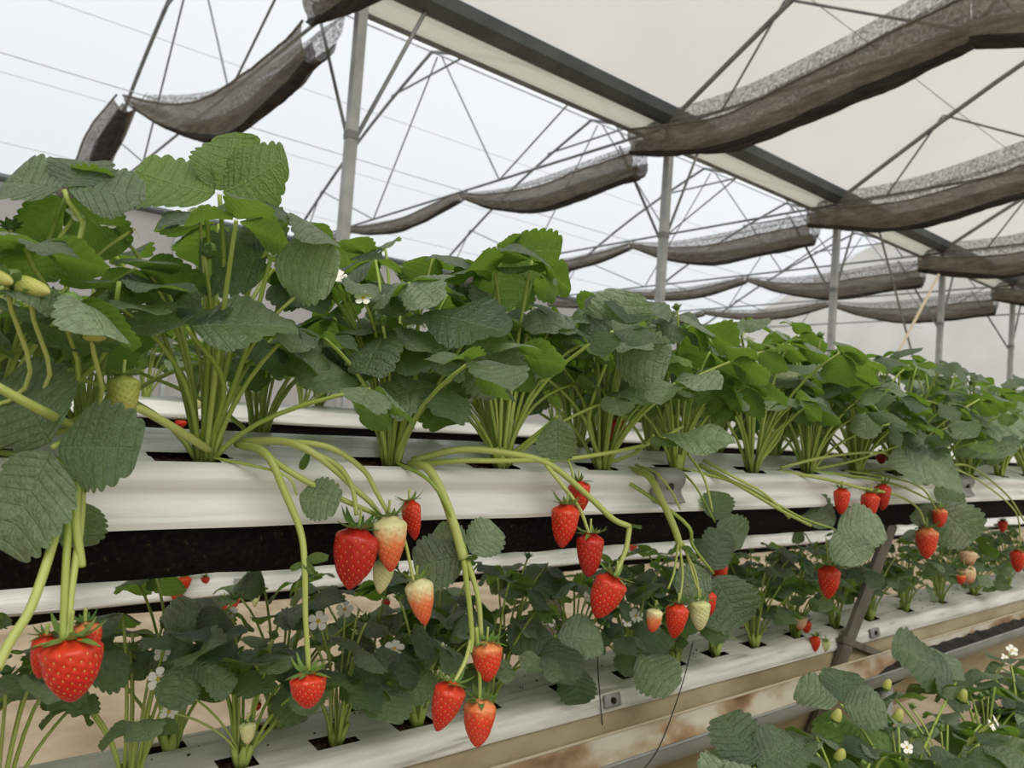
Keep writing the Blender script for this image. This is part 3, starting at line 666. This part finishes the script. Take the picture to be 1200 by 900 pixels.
hero(('F', 4), 552, 388, .555, 78, (.55, -.83, .1), (-.55, .25, .80), (0, 1.2, -1.2), (1, .0, 0), (0, 0, 0), via=[(500, 470, .58)])
hero(('F', 5), 588, 300, .585, 68, (.75, .35, -.4), (0, .75, -.60), (0, 1.6, -1.2), (1, 1.05, .5), (-.05, -.1, 0), meshes=HI[2:5], via=[(570, 420, .60)])
hero(('F', 6), 716, 410, .56, 68, (.25, .9, .1), (-.1, .35, .92), (.1, 1.35, -1.5), (1.0, .85, .95), (0, 0, 0), via=[(690, 490, .585)])
hero(('F', 5), 653, 488, .555, 48, (.05, -1, .1), (-.2, .1, .97), (0, 1, -1), (1, 0, 0), via=[(640, 500, .57)])
hero(('F', 6), 766, 510, .545, 88, (1, .05, .2), (0, .93, .36), (0, 1, -1), (1, .0, .35), (0, 0, 0), via=[(745, 530, .58)])
hero(('F', 8), 925, 478, .60, 42, (.1, 1, 0), (-.1, .2, .97), (0, 1.5, -1.5), (1, .3, .3), (0, 0, 0), meshes=HI_P, via=[(912, 515, .6)])
hero(('F', 9), 1055, 522, .56, 72, (.85, -.45, .2), (.1, .72, .68), (0, 1.0, -1.0), (1.05, .85, .7), (0, 0, 0), via=[(1000, 540, .58)])
hero(('F', 7), 978, 620, .555, 50, (.95, .05, .25), (0, .55, .83), (.15, 2.3, -1.0), (1.05, 1.0, .9), (0, 0, 0), via=[(860, 565, .565), (900, 585, .555), (940, 607, .55)], rad=.0019)
hero(('F', 6), 836, 672, .545, 58, (.5, -.8, .1), (.1, .3, .95), (0, 2.4, -1.6), (1.1, .85, .8), (0, 0, 0), via=[(800, 610, .54), (812, 640, .54)])
hero(('F', 4), 548, 650, .535, 60, (-.9, -.25, .15), (.0, .25, .95), (0, -.8, -2.6), (1.0, .75, .75), (0, 0, 0), via=[(505, 565, .55), (533, 615, .54)], rad=.0016)
hero(('F', 3), 348, 580, .55, 46, (1, -.05, .2), (0, .45, .85), (0, 1, -1), (1.05, 0, 0), via=[(330, 555, .555)], rad=.0012)
hero(('F', 9), 1095, 588, .57, 55, (.6, -.65, .3), (-.1, .3, .9), (0, 1.4, -1.3), (1, .6, .6), (0, 0, 0), via=[(1040, 565, .565)])
hero(('F', 7), 838, 612, .56, 40, (.8, -.3, .1), (-.2, .4, .9), (0, 1.8, -1), (1, .9, 0), via=[(815, 570, .56)], rad=.0014)
hero(('F', 10), 1130, 500, .60, 75, (.9, .1, .3), (-.1, .8, .55), (0, 1.5, -1.2), (1, .8, .8), via=[(1110, 540, .6)])
hero(('F', 8), 945, 440, .60, 60, (.9, .1, .3), (.0, .9, .4), (0, 1.5, -1.2), (1, .8, .8), via=[(925, 490, .6)])
hero(('F', 10), 1040, 470, .60, 58, (-.8, -.1, .35), (.1, .85, .5), (0, 1.5, -1.2), (1.1, .8, .9))
hero(('F', 2), 140, 330, .56, 80, (.3, .1, -.9), (-.1, .85, .45), (0, 1.3, -1.3), (.9, 1.0, 1.0), via=[(118, 420, .58)])
hero(('F', 1), 30, 290, .54, 84, (.7, .1, -.6), (.0, .9, -.35), (0, 1.3, -1.3), (1, .9, .8), meshes=HI[:4], via=[(45, 400, .57)])
hero(('LF', 2), 300, 780, .70, 60, (.1, .3, .7), (.05, .75, .62), (0, 1.5, -1.5), (1.0, 1.0, .95), (0, 0, 0), via=[(330, 830, .73)])
hero(('LF', 4), 455, 800, .69, 55, (.1, -.3, .8), (.1, .55, .8), (0, 1.5, -1.5), (1.0, 1.0, .95), (0, 0, 0))
hero(('LF', 6), 650, 745, .70, 55, (.1, -.5, .6), (.1, .5, .8), (0, 1.5, -1.5), (1.0, 1.0, .95), (0, 0, 0))
hero(('LF', 6), 675, 780, .69, 42, (.1, -.95, .1), (.0, .2, .95), (0, 1.5, -1.5), (1.0, 0, 0), (0, 0, 0))
hero(('LF', 7), 745, 765, .69, 55, (.6, -.45, .4), (.0, .6, .75), (0, 1.5, -1.5), (1.0, .8, .5), (0, 0, 0))
hero(('FR', 0), 885, 900, .45, 62, (-.3, .5, -.5), (-.1, .72, .66), (0, 1.4, -1.4), (1.05, 1.0, 1.0), (0, 0, 0))
hero(('FR', 2), 1010, 885, .46, 56, (-.4, .5, -.4), (-.1, .7, .7), (0, 1.4, -1.4), (1.0, 1.0, 1.0), (0, 0, 0), meshes=HI_Y[:3])
hero(('FR', 3), 985, 825, .48, 48, (.3, .5, -.6), (-.1, .8, .5), (0, 1.4, -1.4), (1.0, 1.0, 1.0), (0, 0, 0))
hero(('FR', 3), 1120, 800, .48, 58, (-.9, .55, -.2), (.3, .75, .5), (0, 1.3, -1.3), (1.3, .7, .8), (0, 0, 0))
hero(('FR', 4), 1150, 850, .46, 55, (.2, .3, .6), (0, .8, .6), (0, 1.4, -1.4), (1.0, 1.0, 1.0), (0, 0, 0))

# ------------------------------------------------------------------ fruit stalks draped over the trough (pixel x, y, distance)
def fstalk(key, pts, r0=.0022, r1=None, nm='fruit_stalk', mt='fstem'):
    pl = PLANTS[key]; p = [q-Vector(pl.location) for q in crom([PY(*q) for q in pts], 6)]; n = len(p)-1; r1 = r1 or r0*.75
    b = MB(); b.tube(p, [r0+(r1-r0)*i/n for i in range(n+1)], 7); return b.build(nm, M[mt], pl, True)
fstalk(('F', 2), [(92, 505, .575), (84, 528, .535), (86, 548, .525), (88, 566, .522)], .0040, .0042)
fstalk(('F', 2), [(82, 562, .522), (72, 600, .515), (55, 660, .505), (35, 715, .495), (12, 752, .49), (-4, 785, .485)], .0026, .0028)
fstalk(('F', 2), [(84, 566, .522), (80, 620, .512), (76, 690, .50), (74, 752, .492)], .0022, .0021)
fstalk(('F', 2), [(97, 566, .522), (94, 620, .515), (84, 690, .502), (79, 752, .492)], .0022, .0021)
fstalk(('F', 2), [(90, 560, .520), (89, 610, .512), (95, 655, .508), (96, 664, .508)], .0028, .0022)
fstalk(('F', 2), [(-6, 452, .50), (35, 474, .505), (62, 488, .52), (95, 505, .575)], .0026, .0030)
fstalk(('F', 3), [(245, 528, .60), (210, 505, .57), (170, 482, .55), (158, 478, .545)], .0032, .0026)
fstalk(('F', 3), [(278, 520, .60), (312, 532, .565), (335, 580, .55), (352, 622, .54), (357, 660, .53), (358, 720, .525), (362, 786, .52)], .0034, .0018)
fstalk(('F', 3), [(282, 518, .60), (330, 517, .575), (362, 528, .555), (392, 550, .545), (415, 572, .54), (435, 590, .54), (447, 606, .54)], .0036, .0018)
fstalk(('F', 3), [(330, 517, .575), (385, 524, .55), (425, 550, .54), (440, 575, .537), (455, 602, .533)], .0026, .0018)
fstalk(('F', 3), [(362, 528, .555), (395, 545, .543), (412, 570, .538), (418, 604, .534)], .0022, .0018)
fstalk(('F', 3), [(300, 526, .58), (345, 556, .55), (390, 580, .542), (420, 594, .54), (438, 602, .54), (447, 612, .54)], .0026, .0016)
fstalk(('F', 3), [(468, 612, .545), (476, 640, .54), (482, 668, .535), (485, 682, .53)], .0014, .0014)
fstalk(('F', 4), [(480, 545, .60), (500, 548, .567), (517, 575, .552), (533, 618, .54), (543, 655, .532)], .0040, .0042)
fstalk(('F', 4), [(543, 655, .532), (549, 700, .525), (553, 745, .52), (551, 765, .518)], .0026, .0020)
fstalk(('F', 4), [(547, 655, .532), (560, 700, .526), (564, 745, .522)], .0026, .0020)
fstalk(('F', 4), [(552, 750, .52), (545, 775, .518), (532, 800, .515)], .0020, .0016)
fstalk(('F', 4), [(558, 735, .523), (562, 790, .52), (562, 822, .517)], .0018, .0016)
fstalk(('F', 4), [(482, 540, .60), (540, 527, .58), (600, 532, .565), (645, 545, .555), (690, 582, .545), (718, 608, .54), (738, 617, .537)], .0034, .0030)
fstalk(('F', 4), [(738, 617, .537), (733, 645, .534), (721, 674, .532)], .0030, .0022)
fstalk(('F', 4), [(640, 545, .556), (660, 570, .548), (680, 598, .543), (692, 632, .54)], .0024, .0016)
fstalk(('F', 4), [(655, 520, .565), (668, 545, .558), (672, 562, .553)], .0014, .0014)
fstalk(('F', 4), [(480, 545, .60), (540, 540, .57), (600, 540, .56), (680, 536, .56), (760, 520, .565), (800, 500, .57)], .0028, .0020)
fstalk(('F', 6), [(738, 550, .60), (760, 558, .568), (775, 585, .55), (790, 618, .54), (797, 640, .537)], .0040, .0040)
fstalk(('F', 6), [(745, 545, .60), (770, 555, .56), (788, 578, .55), (797, 597, .547)], .0018, .0012)
fstalk(('F', 6), [(795, 636, .537), (790, 670, .535), (783, 690, .533)], .0015, .0012)
fstalk(('F', 6), [(797, 640, .537), (800, 675, .534), (796, 705, .532)], .0015, .0012)
fstalk(('F', 6), [(799, 638, .537), (815, 672, .535), (820, 705, .532)], .0015, .0012)
fstalk(('F', 6), [(801, 636, .537), (808, 660, .535), (817, 690, .533)], .0015, .0012)
fstalk(('F', 7), [(820, 545, .605), (850, 560, .57), (885, 580, .552), (915, 598, .545), (950, 616, .545)], .0028, .0020)
fstalk(('F', 7), [(825, 540, .605), (858, 558, .56), (895, 578, .55), (925, 607, .545)], .0022, .0016)
fstalk(('F', 7), [(805, 530, .60), (825, 560, .555), (835, 600, .55)], .0018, .0014)
fstalk(('F', 8), [(912, 552, .605), (960, 560, .57), (1010, 572, .555), (1050, 580, .55), (1075, 595, .545), (1085, 618, .543)], .0028, .0016)
fstalk(('F', 8), [(915, 548, .605), (970, 535, .58), (1030, 530, .57), (1050, 540, .565)], .0024, .0016)
fstalk(('F', 8), [(985, 566, .558), (986, 575, .553)], .0012, .0010)
fstalk(('F', 8), [(1015, 572, .556), (1020, 580, .553)], .0012, .0010)
fstalk(('F', 9), [(990, 552, .605), (1045, 560, .57), (1080, 572, .56), (1098, 598, .553)], .0022, .0014)
fstalk(('F', 10), [(1060, 545, .605), (1110, 545, .58), (1140, 548, .57), (1180, 580, .56), (1200, 610, .555)], .0026, .0018)
fstalk(('F', 10), [(1110, 545, .58), (1150, 565, .565), (1190, 600, .555), (1196, 640, .555)], .0020, .0014)
fstalk(('F', 9), [(1000, 500, .60), (1040, 480, .58), (1085, 470, .57), (1110, 480, .57)], .0022, .0014)

for (key, x0, y0, x, y, v) in ((('F', 1), 60, 470, 76, 362, .51), (('F', 1), 30, 470, 36, 352, .505), (('F', 2), 110, 480, 108, 400, .51), (('F', 1), 10, 470, 8, 335, .505), (('F', 3), 250, 400, 240, 300, .56)):
    pl = PLANTS[key]; lo_ = Vector(pl.location); p = [q-lo_ for q in crom([lo_ + Vector((0, 0, .01)), PY(x0, y0, v+.04), PY(x, y, v)], 6)]
    b = MB(); b.tube(p, .0014, 6); b.build('flower_stalk', M['fstem'], pl, True)
    bo = ob('flower_bud', BUD, None, pl); bo.location = p[-1]; bo.scale = (1.5, 1.5, 1.3); bo.rotation_euler = (.5, .1, x)
# small bracts at the joints of the fruit stalks
for (key, x, y, v, px, hd, nr) in ((('F', 3), 357, 655, .53, 26, (.9, .25, .1), (-.2, .5, .8)), (('F', 3), 356, 658, .53, 18, (.7, -.6, .2), (0, .3, .9)), (('F', 3), 355, 660, .53, 16, (-.8, -.4, .2), (0, .3, .9)),
        (('F', 2), 98, 578, .52, 28, (.6, .75, .1), (-.5, .3, .8)), (('F', 2), 80, 600, .518, 16, (-.7, -.5, .2), (0, .3, .9)), (('F', 4), 738, 617, .536, 14, (1, .1, .1), (0, .6, .8)), (('F', 6), 800, 640, .535, 22, (.7, -.4, .2), (0, .5, .8)),
        (('F', 4), 545, 655, .53, 14, (.8, .4, .2), (0, .5, .8)), (('F', 3), 362, 530, .555, 22, (-.3, -.9, .1), (.3, .2, .9))):
    pl = PLANTS[key]; X_, Y_, Z_ = frame(img(*hd), img(*nr)); p = PY(x, y, v); bo = ob('bract', HI_Y[int(x) % 8], None, pl)
    m_ = mtx(X_, Y_*.5, Z_, p - Vector(pl.location), px*depth(p)/FPX); bo.matrix_local = m_

# ================================================================== STRAWBERRIES
def berry_shape(kind, seed):
    rr = random.Random(seed); NU, NV = 84, 60
    pw, squash = {'cone': (.9, 1), 'long': (1.15, 1), 'round': (.62, 1), 'wedge': (.8, .72), 'blunt': (.7, .9)}[kind]
    def rad(t):          # t 0 top .. 1 tip
        if t < .16: return .30 + .70*math.sin(t/.16*math.pi/2)**.8*.92 if t > 0 else .0
        s = (t-.16)/.84; return (1-s**(2.1/pw if pw > 1 else 2.4))**(.62 if kind != 'round' else .5) * (1-.10*s) * .95 + .0
    def pt(t, a):
        r = .5*rad(min(max(t, 0), 1)); z = -t
        x, y = r*math.cos(a), r*math.sin(a)*squash
        if kind == 'wedge': x *= 1.0 + .12*math.sin(t*3); x += .06*math.sin(2*t); z -= .05*math.cos(a)*(t > .6)*(t-.6)
        k = 1 + .06*noise.noise(Vector((x*3, y*3, z*3+seed)))
        groove = 0
        if kind == 'wedge': groove = -.05*math.exp(-((a-4.4)/.25)**2)*min(1, t*2.)
        return Vector((x*(k+groove), y*(k+groove*3), z + .04*(t < .02)))
    seeds = []; n = 120
    for i in range(n):
        t = .10 + .86*((i+.5)/n)**.82; a = i*2.39996
        r = rad(t)
        seeds.append((t, a % (2*math.pi), pt(t, a)))
    v = []; f = []
    P = np.array([tuple(s_[2]) for s_ in seeds]); D = .042
    for j in range(NV+1):
        t = j/NV
        for i in range(NU):
            a = 2*math.pi*i/NU; p = pt(t, a)
            if .06 < t < .98:
                d = float(np.sqrt(((P-np.array(tuple(p)))**2).sum(1).min()))
                c = p - Vector((0, 0, p.z)); nn = c.normalized() if c.length > 1e-4 else Vector((0, 0, -1))
                p = p - nn*(.026*math.exp(-(d/D)**2))
            v.append(p)
    for j in range(NV):
        for i in range(NU):
            a = j*NU+i; b2 = j*NU+(i+1) % NU; f.append((a, a+NU, b2+NU, b2))
    f.append(tuple(range(NU))); f.append(tuple(NV*NU+i for i in range(NU))[::-1])
    sv = []; sf = []
    for t, a, p in seeds:
        e = .01; tn = (pt(min(t+e, 1), a)-pt(t-e, a)).normalized(); c = Vector((math.cos(a), math.sin(a), 0)); nn = (c - tn*c.dot(tn)).normalized(); sd = nn.cross(tn); n0 = len(sv)
        p = p - nn*.018
        sv += [p+tn*.026, p+sd*.016, p-tn*.026, p-sd*.016, p+nn*.010, p-nn*.012]
        for q in range(4): sf += [(n0+q, n0+(q+1) % 4, n0+4), (n0+(q+1) % 4, n0+q, n0+5)]
    return mesh('flesh', v, f), mesh('seeds', sv, sf, False)
SHAPES = {k: berry_shape(k, i*7+3) for i, k in enumerate(('cone', 'long', 'round', 'wedge', 'blunt'))}
CACHE = {}
def bmeshes(kind, mt):
    if (kind, mt) not in CACHE:
        a, s = SHAPES[kind]; a = a.copy(); s = s.copy(); a.materials.append(M[mt])
        s.materials.append(M['seed_green' if mt in ('green', 'white') else 'seed_red' if mt == 'dark' else 'seed']); CACHE[kind, mt] = (a, s)
    return CACHE[kind, mt]
def calyx_mesh(seed):
    rr = random.Random(seed); b = MB(); n = 11
    for k in range(n):
        a = 2*math.pi*k/n + rr.uniform(-.15, .15); D = Vector((math.cos(a), math.sin(a), 0)); T = Vector((-math.sin(a), math.cos(a), 0)); L = rr.uniform(.45, .68); up = rr.uniform(-.2, .8); w = rr.uniform(.10, .15); n0 = len(b.v)
        S = 5
        for i in range(S):
            t = i/(S-1); ww = w*(.5+1.1*t-1.6*t*t) if t < 1 else .004; r = .04+L*t*(1-.25*max(up, 0)*t); z = .03 - .05*t + up*L*t*t
            c = D*r + Vector((0, 0, z)); b.v += [c - T*ww + Vector((0, 0, .02)), c, c + T*ww + Vector((0, 0, .02))]
        for i in range(S-1):
            q = n0+i*3; b.f += [(q, q+1, q+4, q+3), (q+1, q+2, q+5, q+4)]
    b.tube([(0, 0, -.02), (0, 0, .05), (0, 0, .12)], [.09, .06, .04], 8)
    m = mesh('calyx', b.v, b.f); m.materials.append(M['calyx']); return m
CAL = [calyx_mesh(s) for s in range(4)]
nb = 0
def berry(x, y, v, w, h, kind, mt, label, tilt=0, yaw=None, stalk=None, pitch=0, group='strawberries'):
    """x, y: centre in the photograph; v: distance from the aisle; w, h: size in photograph pixels"""
    global nb; nb += 1
    c = PY(x, y, v); dp = depth(c); W, H = w*dp/FPX, h*dp/FPX
    axis = (img(math.sin(math.radians(tilt)), -math.cos(math.radians(tilt)), pitch))       # towards the tip
    top = c - axis*(H/2)
    o = empty('strawberry', top); tag(o, label, 'strawberry', group)
    Z = -axis; X = (_r - Z*_r.dot(Z)).normalized(); Y = Z.cross(X)
    ya = (nb*2.1 if yaw is None else yaw); X2 = X*math.cos(ya)+Y*math.sin(ya); Y2 = Z.cross(X2)
    o.matrix_world = mtx(X2, Y2, Z, top, 1)
    a, s = bmeshes(kind, mt)
    fl = ob('flesh', a, None, o); fl.scale = (W, W, H)
    sd = ob('seeds', s, None, fl); sd['kind'] = 'stuff'
    cl = ob('calyx', CAL[nb % 4], None, o); cl.scale = (W, W, W*1.0)
    b = MB(); iv = o.matrix_world.inverted()
    if stalk: pts = crom([top + Z*.001] + [PY(*q) for q in stalk], 6)
    else: pts = crom([top, top + Z*W*.2, top + Z*W*.22 + _u*W*.25], 4)
    b.tube([iv @ p for p in pts], .0011, 6); b.build('stalk', M['fstem'], o, True)
    return o
B = berry
B(84, 786, .49, 72, 72, 'blunt', 'red', 'large bright red strawberry at the left edge, hanging lowest there', 6, 0)
B(50, 770, .505, 30, 50, 'cone', 'red', 'red strawberry half hidden behind the large one at the left', -4)
B(101, 752, .505, 36, 44, 'cone', 'orange', 'orange red strawberry peeping over the large one at the left', 8)
B(412, 655, .535, 52, 70, 'wedge', 'dark', 'big dark red two-lobed strawberry over the black tray', -8, 0)
B(457, 638, .528, 43, 64, 'long', 'half', 'strawberry with pale shoulders and red tip beside the big dark one', 6)
B(484, 610, .548, 30, 46, 'wedge', 'red', 'red knobbly strawberry against the white trough edge', 14, 2.2)
B(448, 676, .548, 28, 40, 'long', 'white', 'unripe whitish strawberry below the pale-shouldered one', -4)
B(494, 706, .53, 35, 54, 'long', 'half', 'half-ripe strawberry tilted right, white above and red below', 14)
B(571, 776, .52, 38, 46, 'blunt', 'orange', 'bright orange red strawberry topmost of the low trio', 4)
B(521, 829, .515, 40, 58, 'long', 'red', 'red strawberry tilted left, in the low trio', -14, stalk=[(531, 798, .515)])
B(561, 848, .517, 40, 54, 'cone', 'orange', 'red strawberry with pale shoulders, lowest of the trio', 0, stalk=[(562, 818, .517)])
B(661, 617, .545, 35, 50, 'cone', 'red', 'red strawberry at trough edge, left of the group of four', -3)
B(679, 583, .556, 29, 36, 'blunt', 'red', 'red strawberry in front of the white film, topmost of four', 6)
B(691, 651, .54, 38, 50, 'blunt', 'dark', 'dark red strawberry hanging in the middle of four', 2)
B(709, 700, .532, 42, 52, 'blunt', 'red', 'red strawberry tilted left, lowest of the group of four', -20)
B(766, 727, .533, 20, 28, 'round', 'half', 'small half-red strawberry at the left of a hanging trio', -6)
B(792, 728, .532, 28, 40, 'cone', 'red', 'red strawberry in the middle of the small hanging trio', -4)
B(820, 721, .531, 26, 36, 'blunt', 'white', 'whitish unripe strawberry at the right of a hanging trio', 2)
B(831, 708, .545, 18, 28, 'cone', 'red', 'small red strawberry behind the whitish unripe one', 4)
B(843, 670, .56, 21, 22, 'round', 'red', 'small red strawberry peeking from behind hanging dark leaves', 0)
B(361, 810, .52, 45, 40, 'blunt', 'red', 'wide red strawberry alone on a long stalk, lower left', 6)
B(145, 466, .545, 42, 50, 'blunt', 'green', 'unripe green strawberry above the dark round leaf', 5)
B(40, 338, .50, 26, 42, 'cone', 'green', 'unripe green strawberry lying sideways at the left edge', 80, pitch=.1)
B(112, 393, .505, 18, 27, 'cone', 'green', 'small unripe green strawberry sideways among left flower buds', 80)
B(4, 327, .50, 18, 24, 'round', 'green', 'green berry cut off by the left edge', 70)
B(720, 507, .66, 27, 34, 'cone', 'dark', 'dark red strawberry hidden between stalks above the trough', 0)
B(986, 588, .552, 20, 30, 'cone', 'red', 'red strawberry hanging alone at the trough edge, right side', 0)
B(1019, 593, .552, 22, 30, 'cone', 'red', 'red strawberry of a touching pair, front one', -2)
B(1034, 583, .558, 20, 30, 'cone', 'dark', 'red strawberry of a touching pair, rear one', 3)
B(971, 683, .57, 27, 38, 'cone', 'red', 'red strawberry hanging alone before the slanting leg', 0, stalk=[(970, 652, .565), (968, 630, .56)])
B(1086, 637, .545, 26, 36, 'cone', 'orange', 'red strawberry on a curved stalk right of the slanting leg', 2)
B(1101, 607, .555, 18, 22, 'round', 'orange', 'small orange red strawberry above a dark one, right side', 0)
B(1109, 621, .565, 19, 26, 'cone', 'dark', 'small dark red strawberry below the orange red one', 4)
B(1134, 654, .60, 20, 18, 'round', 'pink', 'small reddish strawberry above the pale pink pair', 0)
B(1134, 674, .595, 21, 19, 'round', 'pink', 'pale pink ripening strawberry among right-hand leaves', 20)
B(1126, 679, .60, 11, 11, 'round', 'orange', 'tiny reddish strawberry beside the pale pink one', 0)
B(1175, 617, .66, 11, 14, 'cone', 'red', 'tiny red strawberry far right below the black tray', 0)
B(1193, 658, .60, 18, 26, 'cone', 'red', 'red strawberry cut off by the right edge', 0)
B(1165, 505, .66, 18, 14, 'round', 'dark', 'dark red strawberry above the trough at far right', 0)
B(1033, 537, .64, 13, 14, 'round', 'dark', 'tiny dark red strawberry between stalks above right trough', 0)
B(1012, 480, .72, 10, 12, 'round', 'dark', 'tiny dark berry deep among the right foliage', 0)
B(938, 730, .72, 16, 16, 'round', 'pink', 'small pale orange strawberry by lower trough, left of the leg', 0)
B(945, 735, .715, 12, 14, 'round', 'red', 'small red strawberry touching a pale orange one', 0)
B(955, 755, .70, 13, 18, 'cone', 'red', 'small red strawberry on the lower trough edge', 0)
B(967, 757, .70, 12, 12, 'round', 'white', 'tiny whitish strawberry beside a red one on the lower trough', 0)
B(290, 859, .68, 20, 26, 'cone', 'white', 'unripe greenish strawberry on the lower trough, left', 4)
B(216, 684, 1.44, 16, 17, 'cone', 'red', 'distant red strawberry on the rear trough, upper of a pair', 0)
B(207, 697, 1.43, 16, 15, 'cone', 'red', 'distant red strawberry on the rear trough, lower of a pair', -10)
B(262, 708, 1.44, 13, 16, 'cone', 'red', 'distant red strawberry hanging left of the rear clip', 0)
B(274, 706, 1.435, 14, 16, 'cone', 'orange', 'distant red strawberry hanging below the rear clip', 0)
B(299, 704, 1.44, 10, 16, 'long', 'white', 'distant whitish strawberry on the rear trough', 0)
B(240, 682, 1.46, 11, 12, 'cone', 'dark', 'distant dark strawberry above the rear trough edge', 0)
B(302, 828, .78, 9, 9, 'round', 'red', 'tiny red berry deep among the lower left plants', 0)
B(452, 708, .9, 11, 11, 'round', 'red', 'tiny red berry behind the lower plants, centre left', 0)
B(742, 642, 1.44, 10, 12, 'cone', 'red', 'tiny distant red berry under the black tray, centre', 0)
B(212, 497, 1.49, 14, 9, 'cone', 'red', 'distant reddish berry against the black rear tray', 0)
B(233, 473, 1.46, 11, 13, 'round', 'white', 'distant pale berry among rear leaves', 0)
for (x, y, v, s) in ((730, 685, .47, 0),): pass
for (x, y, lab) in ((848, 560, 0), ):
    pass
for i, (x, y, v, w) in enumerate(((1040, 802, .47, 11), (1053, 838, .46, 13), (981, 838, .46, 13), (985, 885, .45, 14), (1128, 815, .46, 13), (1178, 870, .45, 13))):
    B(x, y, v, w, w*1.2, 'round', 'green', f'small green unripe berry among lower right leaves, {ORD[i]} listed from mid to right' if False else ['tiny green berry highest among lower right leaves', 'tiny green berry left of the bright young leaf top', 'tiny green berry beside the far left stem of the corner plants', 'tiny green berry lowest among the corner plants', 'tiny green berry right of the long slanting leaflet', 'tiny green berry near the bottom right corner'][i], 160, group='green berries in the corner plants')
# flowers in plain view
for (key, x, y, v, s, n) in ((('F', 3), 232, 246, .585, .010, (-.2, .7, .5)), (('F', 4), 388, 322, .60, .011, (.1, .6, .7)), (('F', 4), 397, 326, .61, .009, (-.3, .5, .7)), (('F', 8), 877, 398, .60, .010, (0, .8, .5)),
        (('LF', 3), 373, 728, .70, .011, (.1, .5, .8)), (('LF', 3), 404, 714, .72, .010, (0, .5, .8)), (('LF', 2), 186, 796, .70, .011, (-.1, .4, .9)), (('LF', 4), 462, 760, .70, .012, (.0, .8, .5)), (('LF', 6), 642, 728, .72, .011, (.2, .8, .4)),
        (('LF', 7), 745, 722, .72, .012, (0, .6, .8)), (('LF', 7), 735, 729, .71, .008, (0, .6, .8)), (('FR', 4), 1186, 762, .50, .012, (0, .6, .7)), (('FR', 4), 1178, 772, .49, .010, (.3, .6, .7)), (('LF', 9), 985, 640, .78, .010, (0, .5, .8)), (('B', 5), 545, 470, .66, .009, (0, .3, .9)),
        (('LF', 1), 190, 766, .72, .008, (0, .4, .9)), (('LF', 2), 198, 834, .71, .009, (0, .4, .9))):
    pl = PLANTS[key]; rr = random.Random(int(x)); p = PY(x, y, v) - Vector(pl.location)
    flower(pl, p, img(*n), s*.85, rr, stalk_pts(Vector((0, 0, .003)), p - img(*n)*.002, .6, .3))
# loose crumbs of substrate lying on the two front films
for tr, P_, x0, x1, n_ in (('grow_trough', P1, 0, 1.8, 70), ('grow_trough.001', P1L, .2, 2.2, 150)):
    rr = random.Random(5); b = MB(); t = bpy.data.objects[tr]; y0 = P_[0][0]+.02; y1 = P_[-1][0]-.02
    for k in range(n_):
        x = rr.uniform(x0, x1); y = rr.uniform(y0, y1); z = zprof(P_, y) + .0015; r = rr.uniform(.0006, .0018)
        c = Vector((x, y, z+W12)) - Vector(t.location); n0 = len(b.v)
        b.v += [c+Vector((r*1.5, 0, 0)), c+Vector((0, r, 0)), c-Vector((r, 0, 0)), c-Vector((0, r, 0)), c+Vector((0, 0, r)), c-Vector((0, 0, r))]
        for q in range(4): b.f += [(n0+q, n0+(q+1) % 4, n0+4), (n0+(q+1) % 4, n0+q, n0+5)]
    o = b.build('soil_crumbs', M['crumb'], t); o['kind'] = 'stuff'
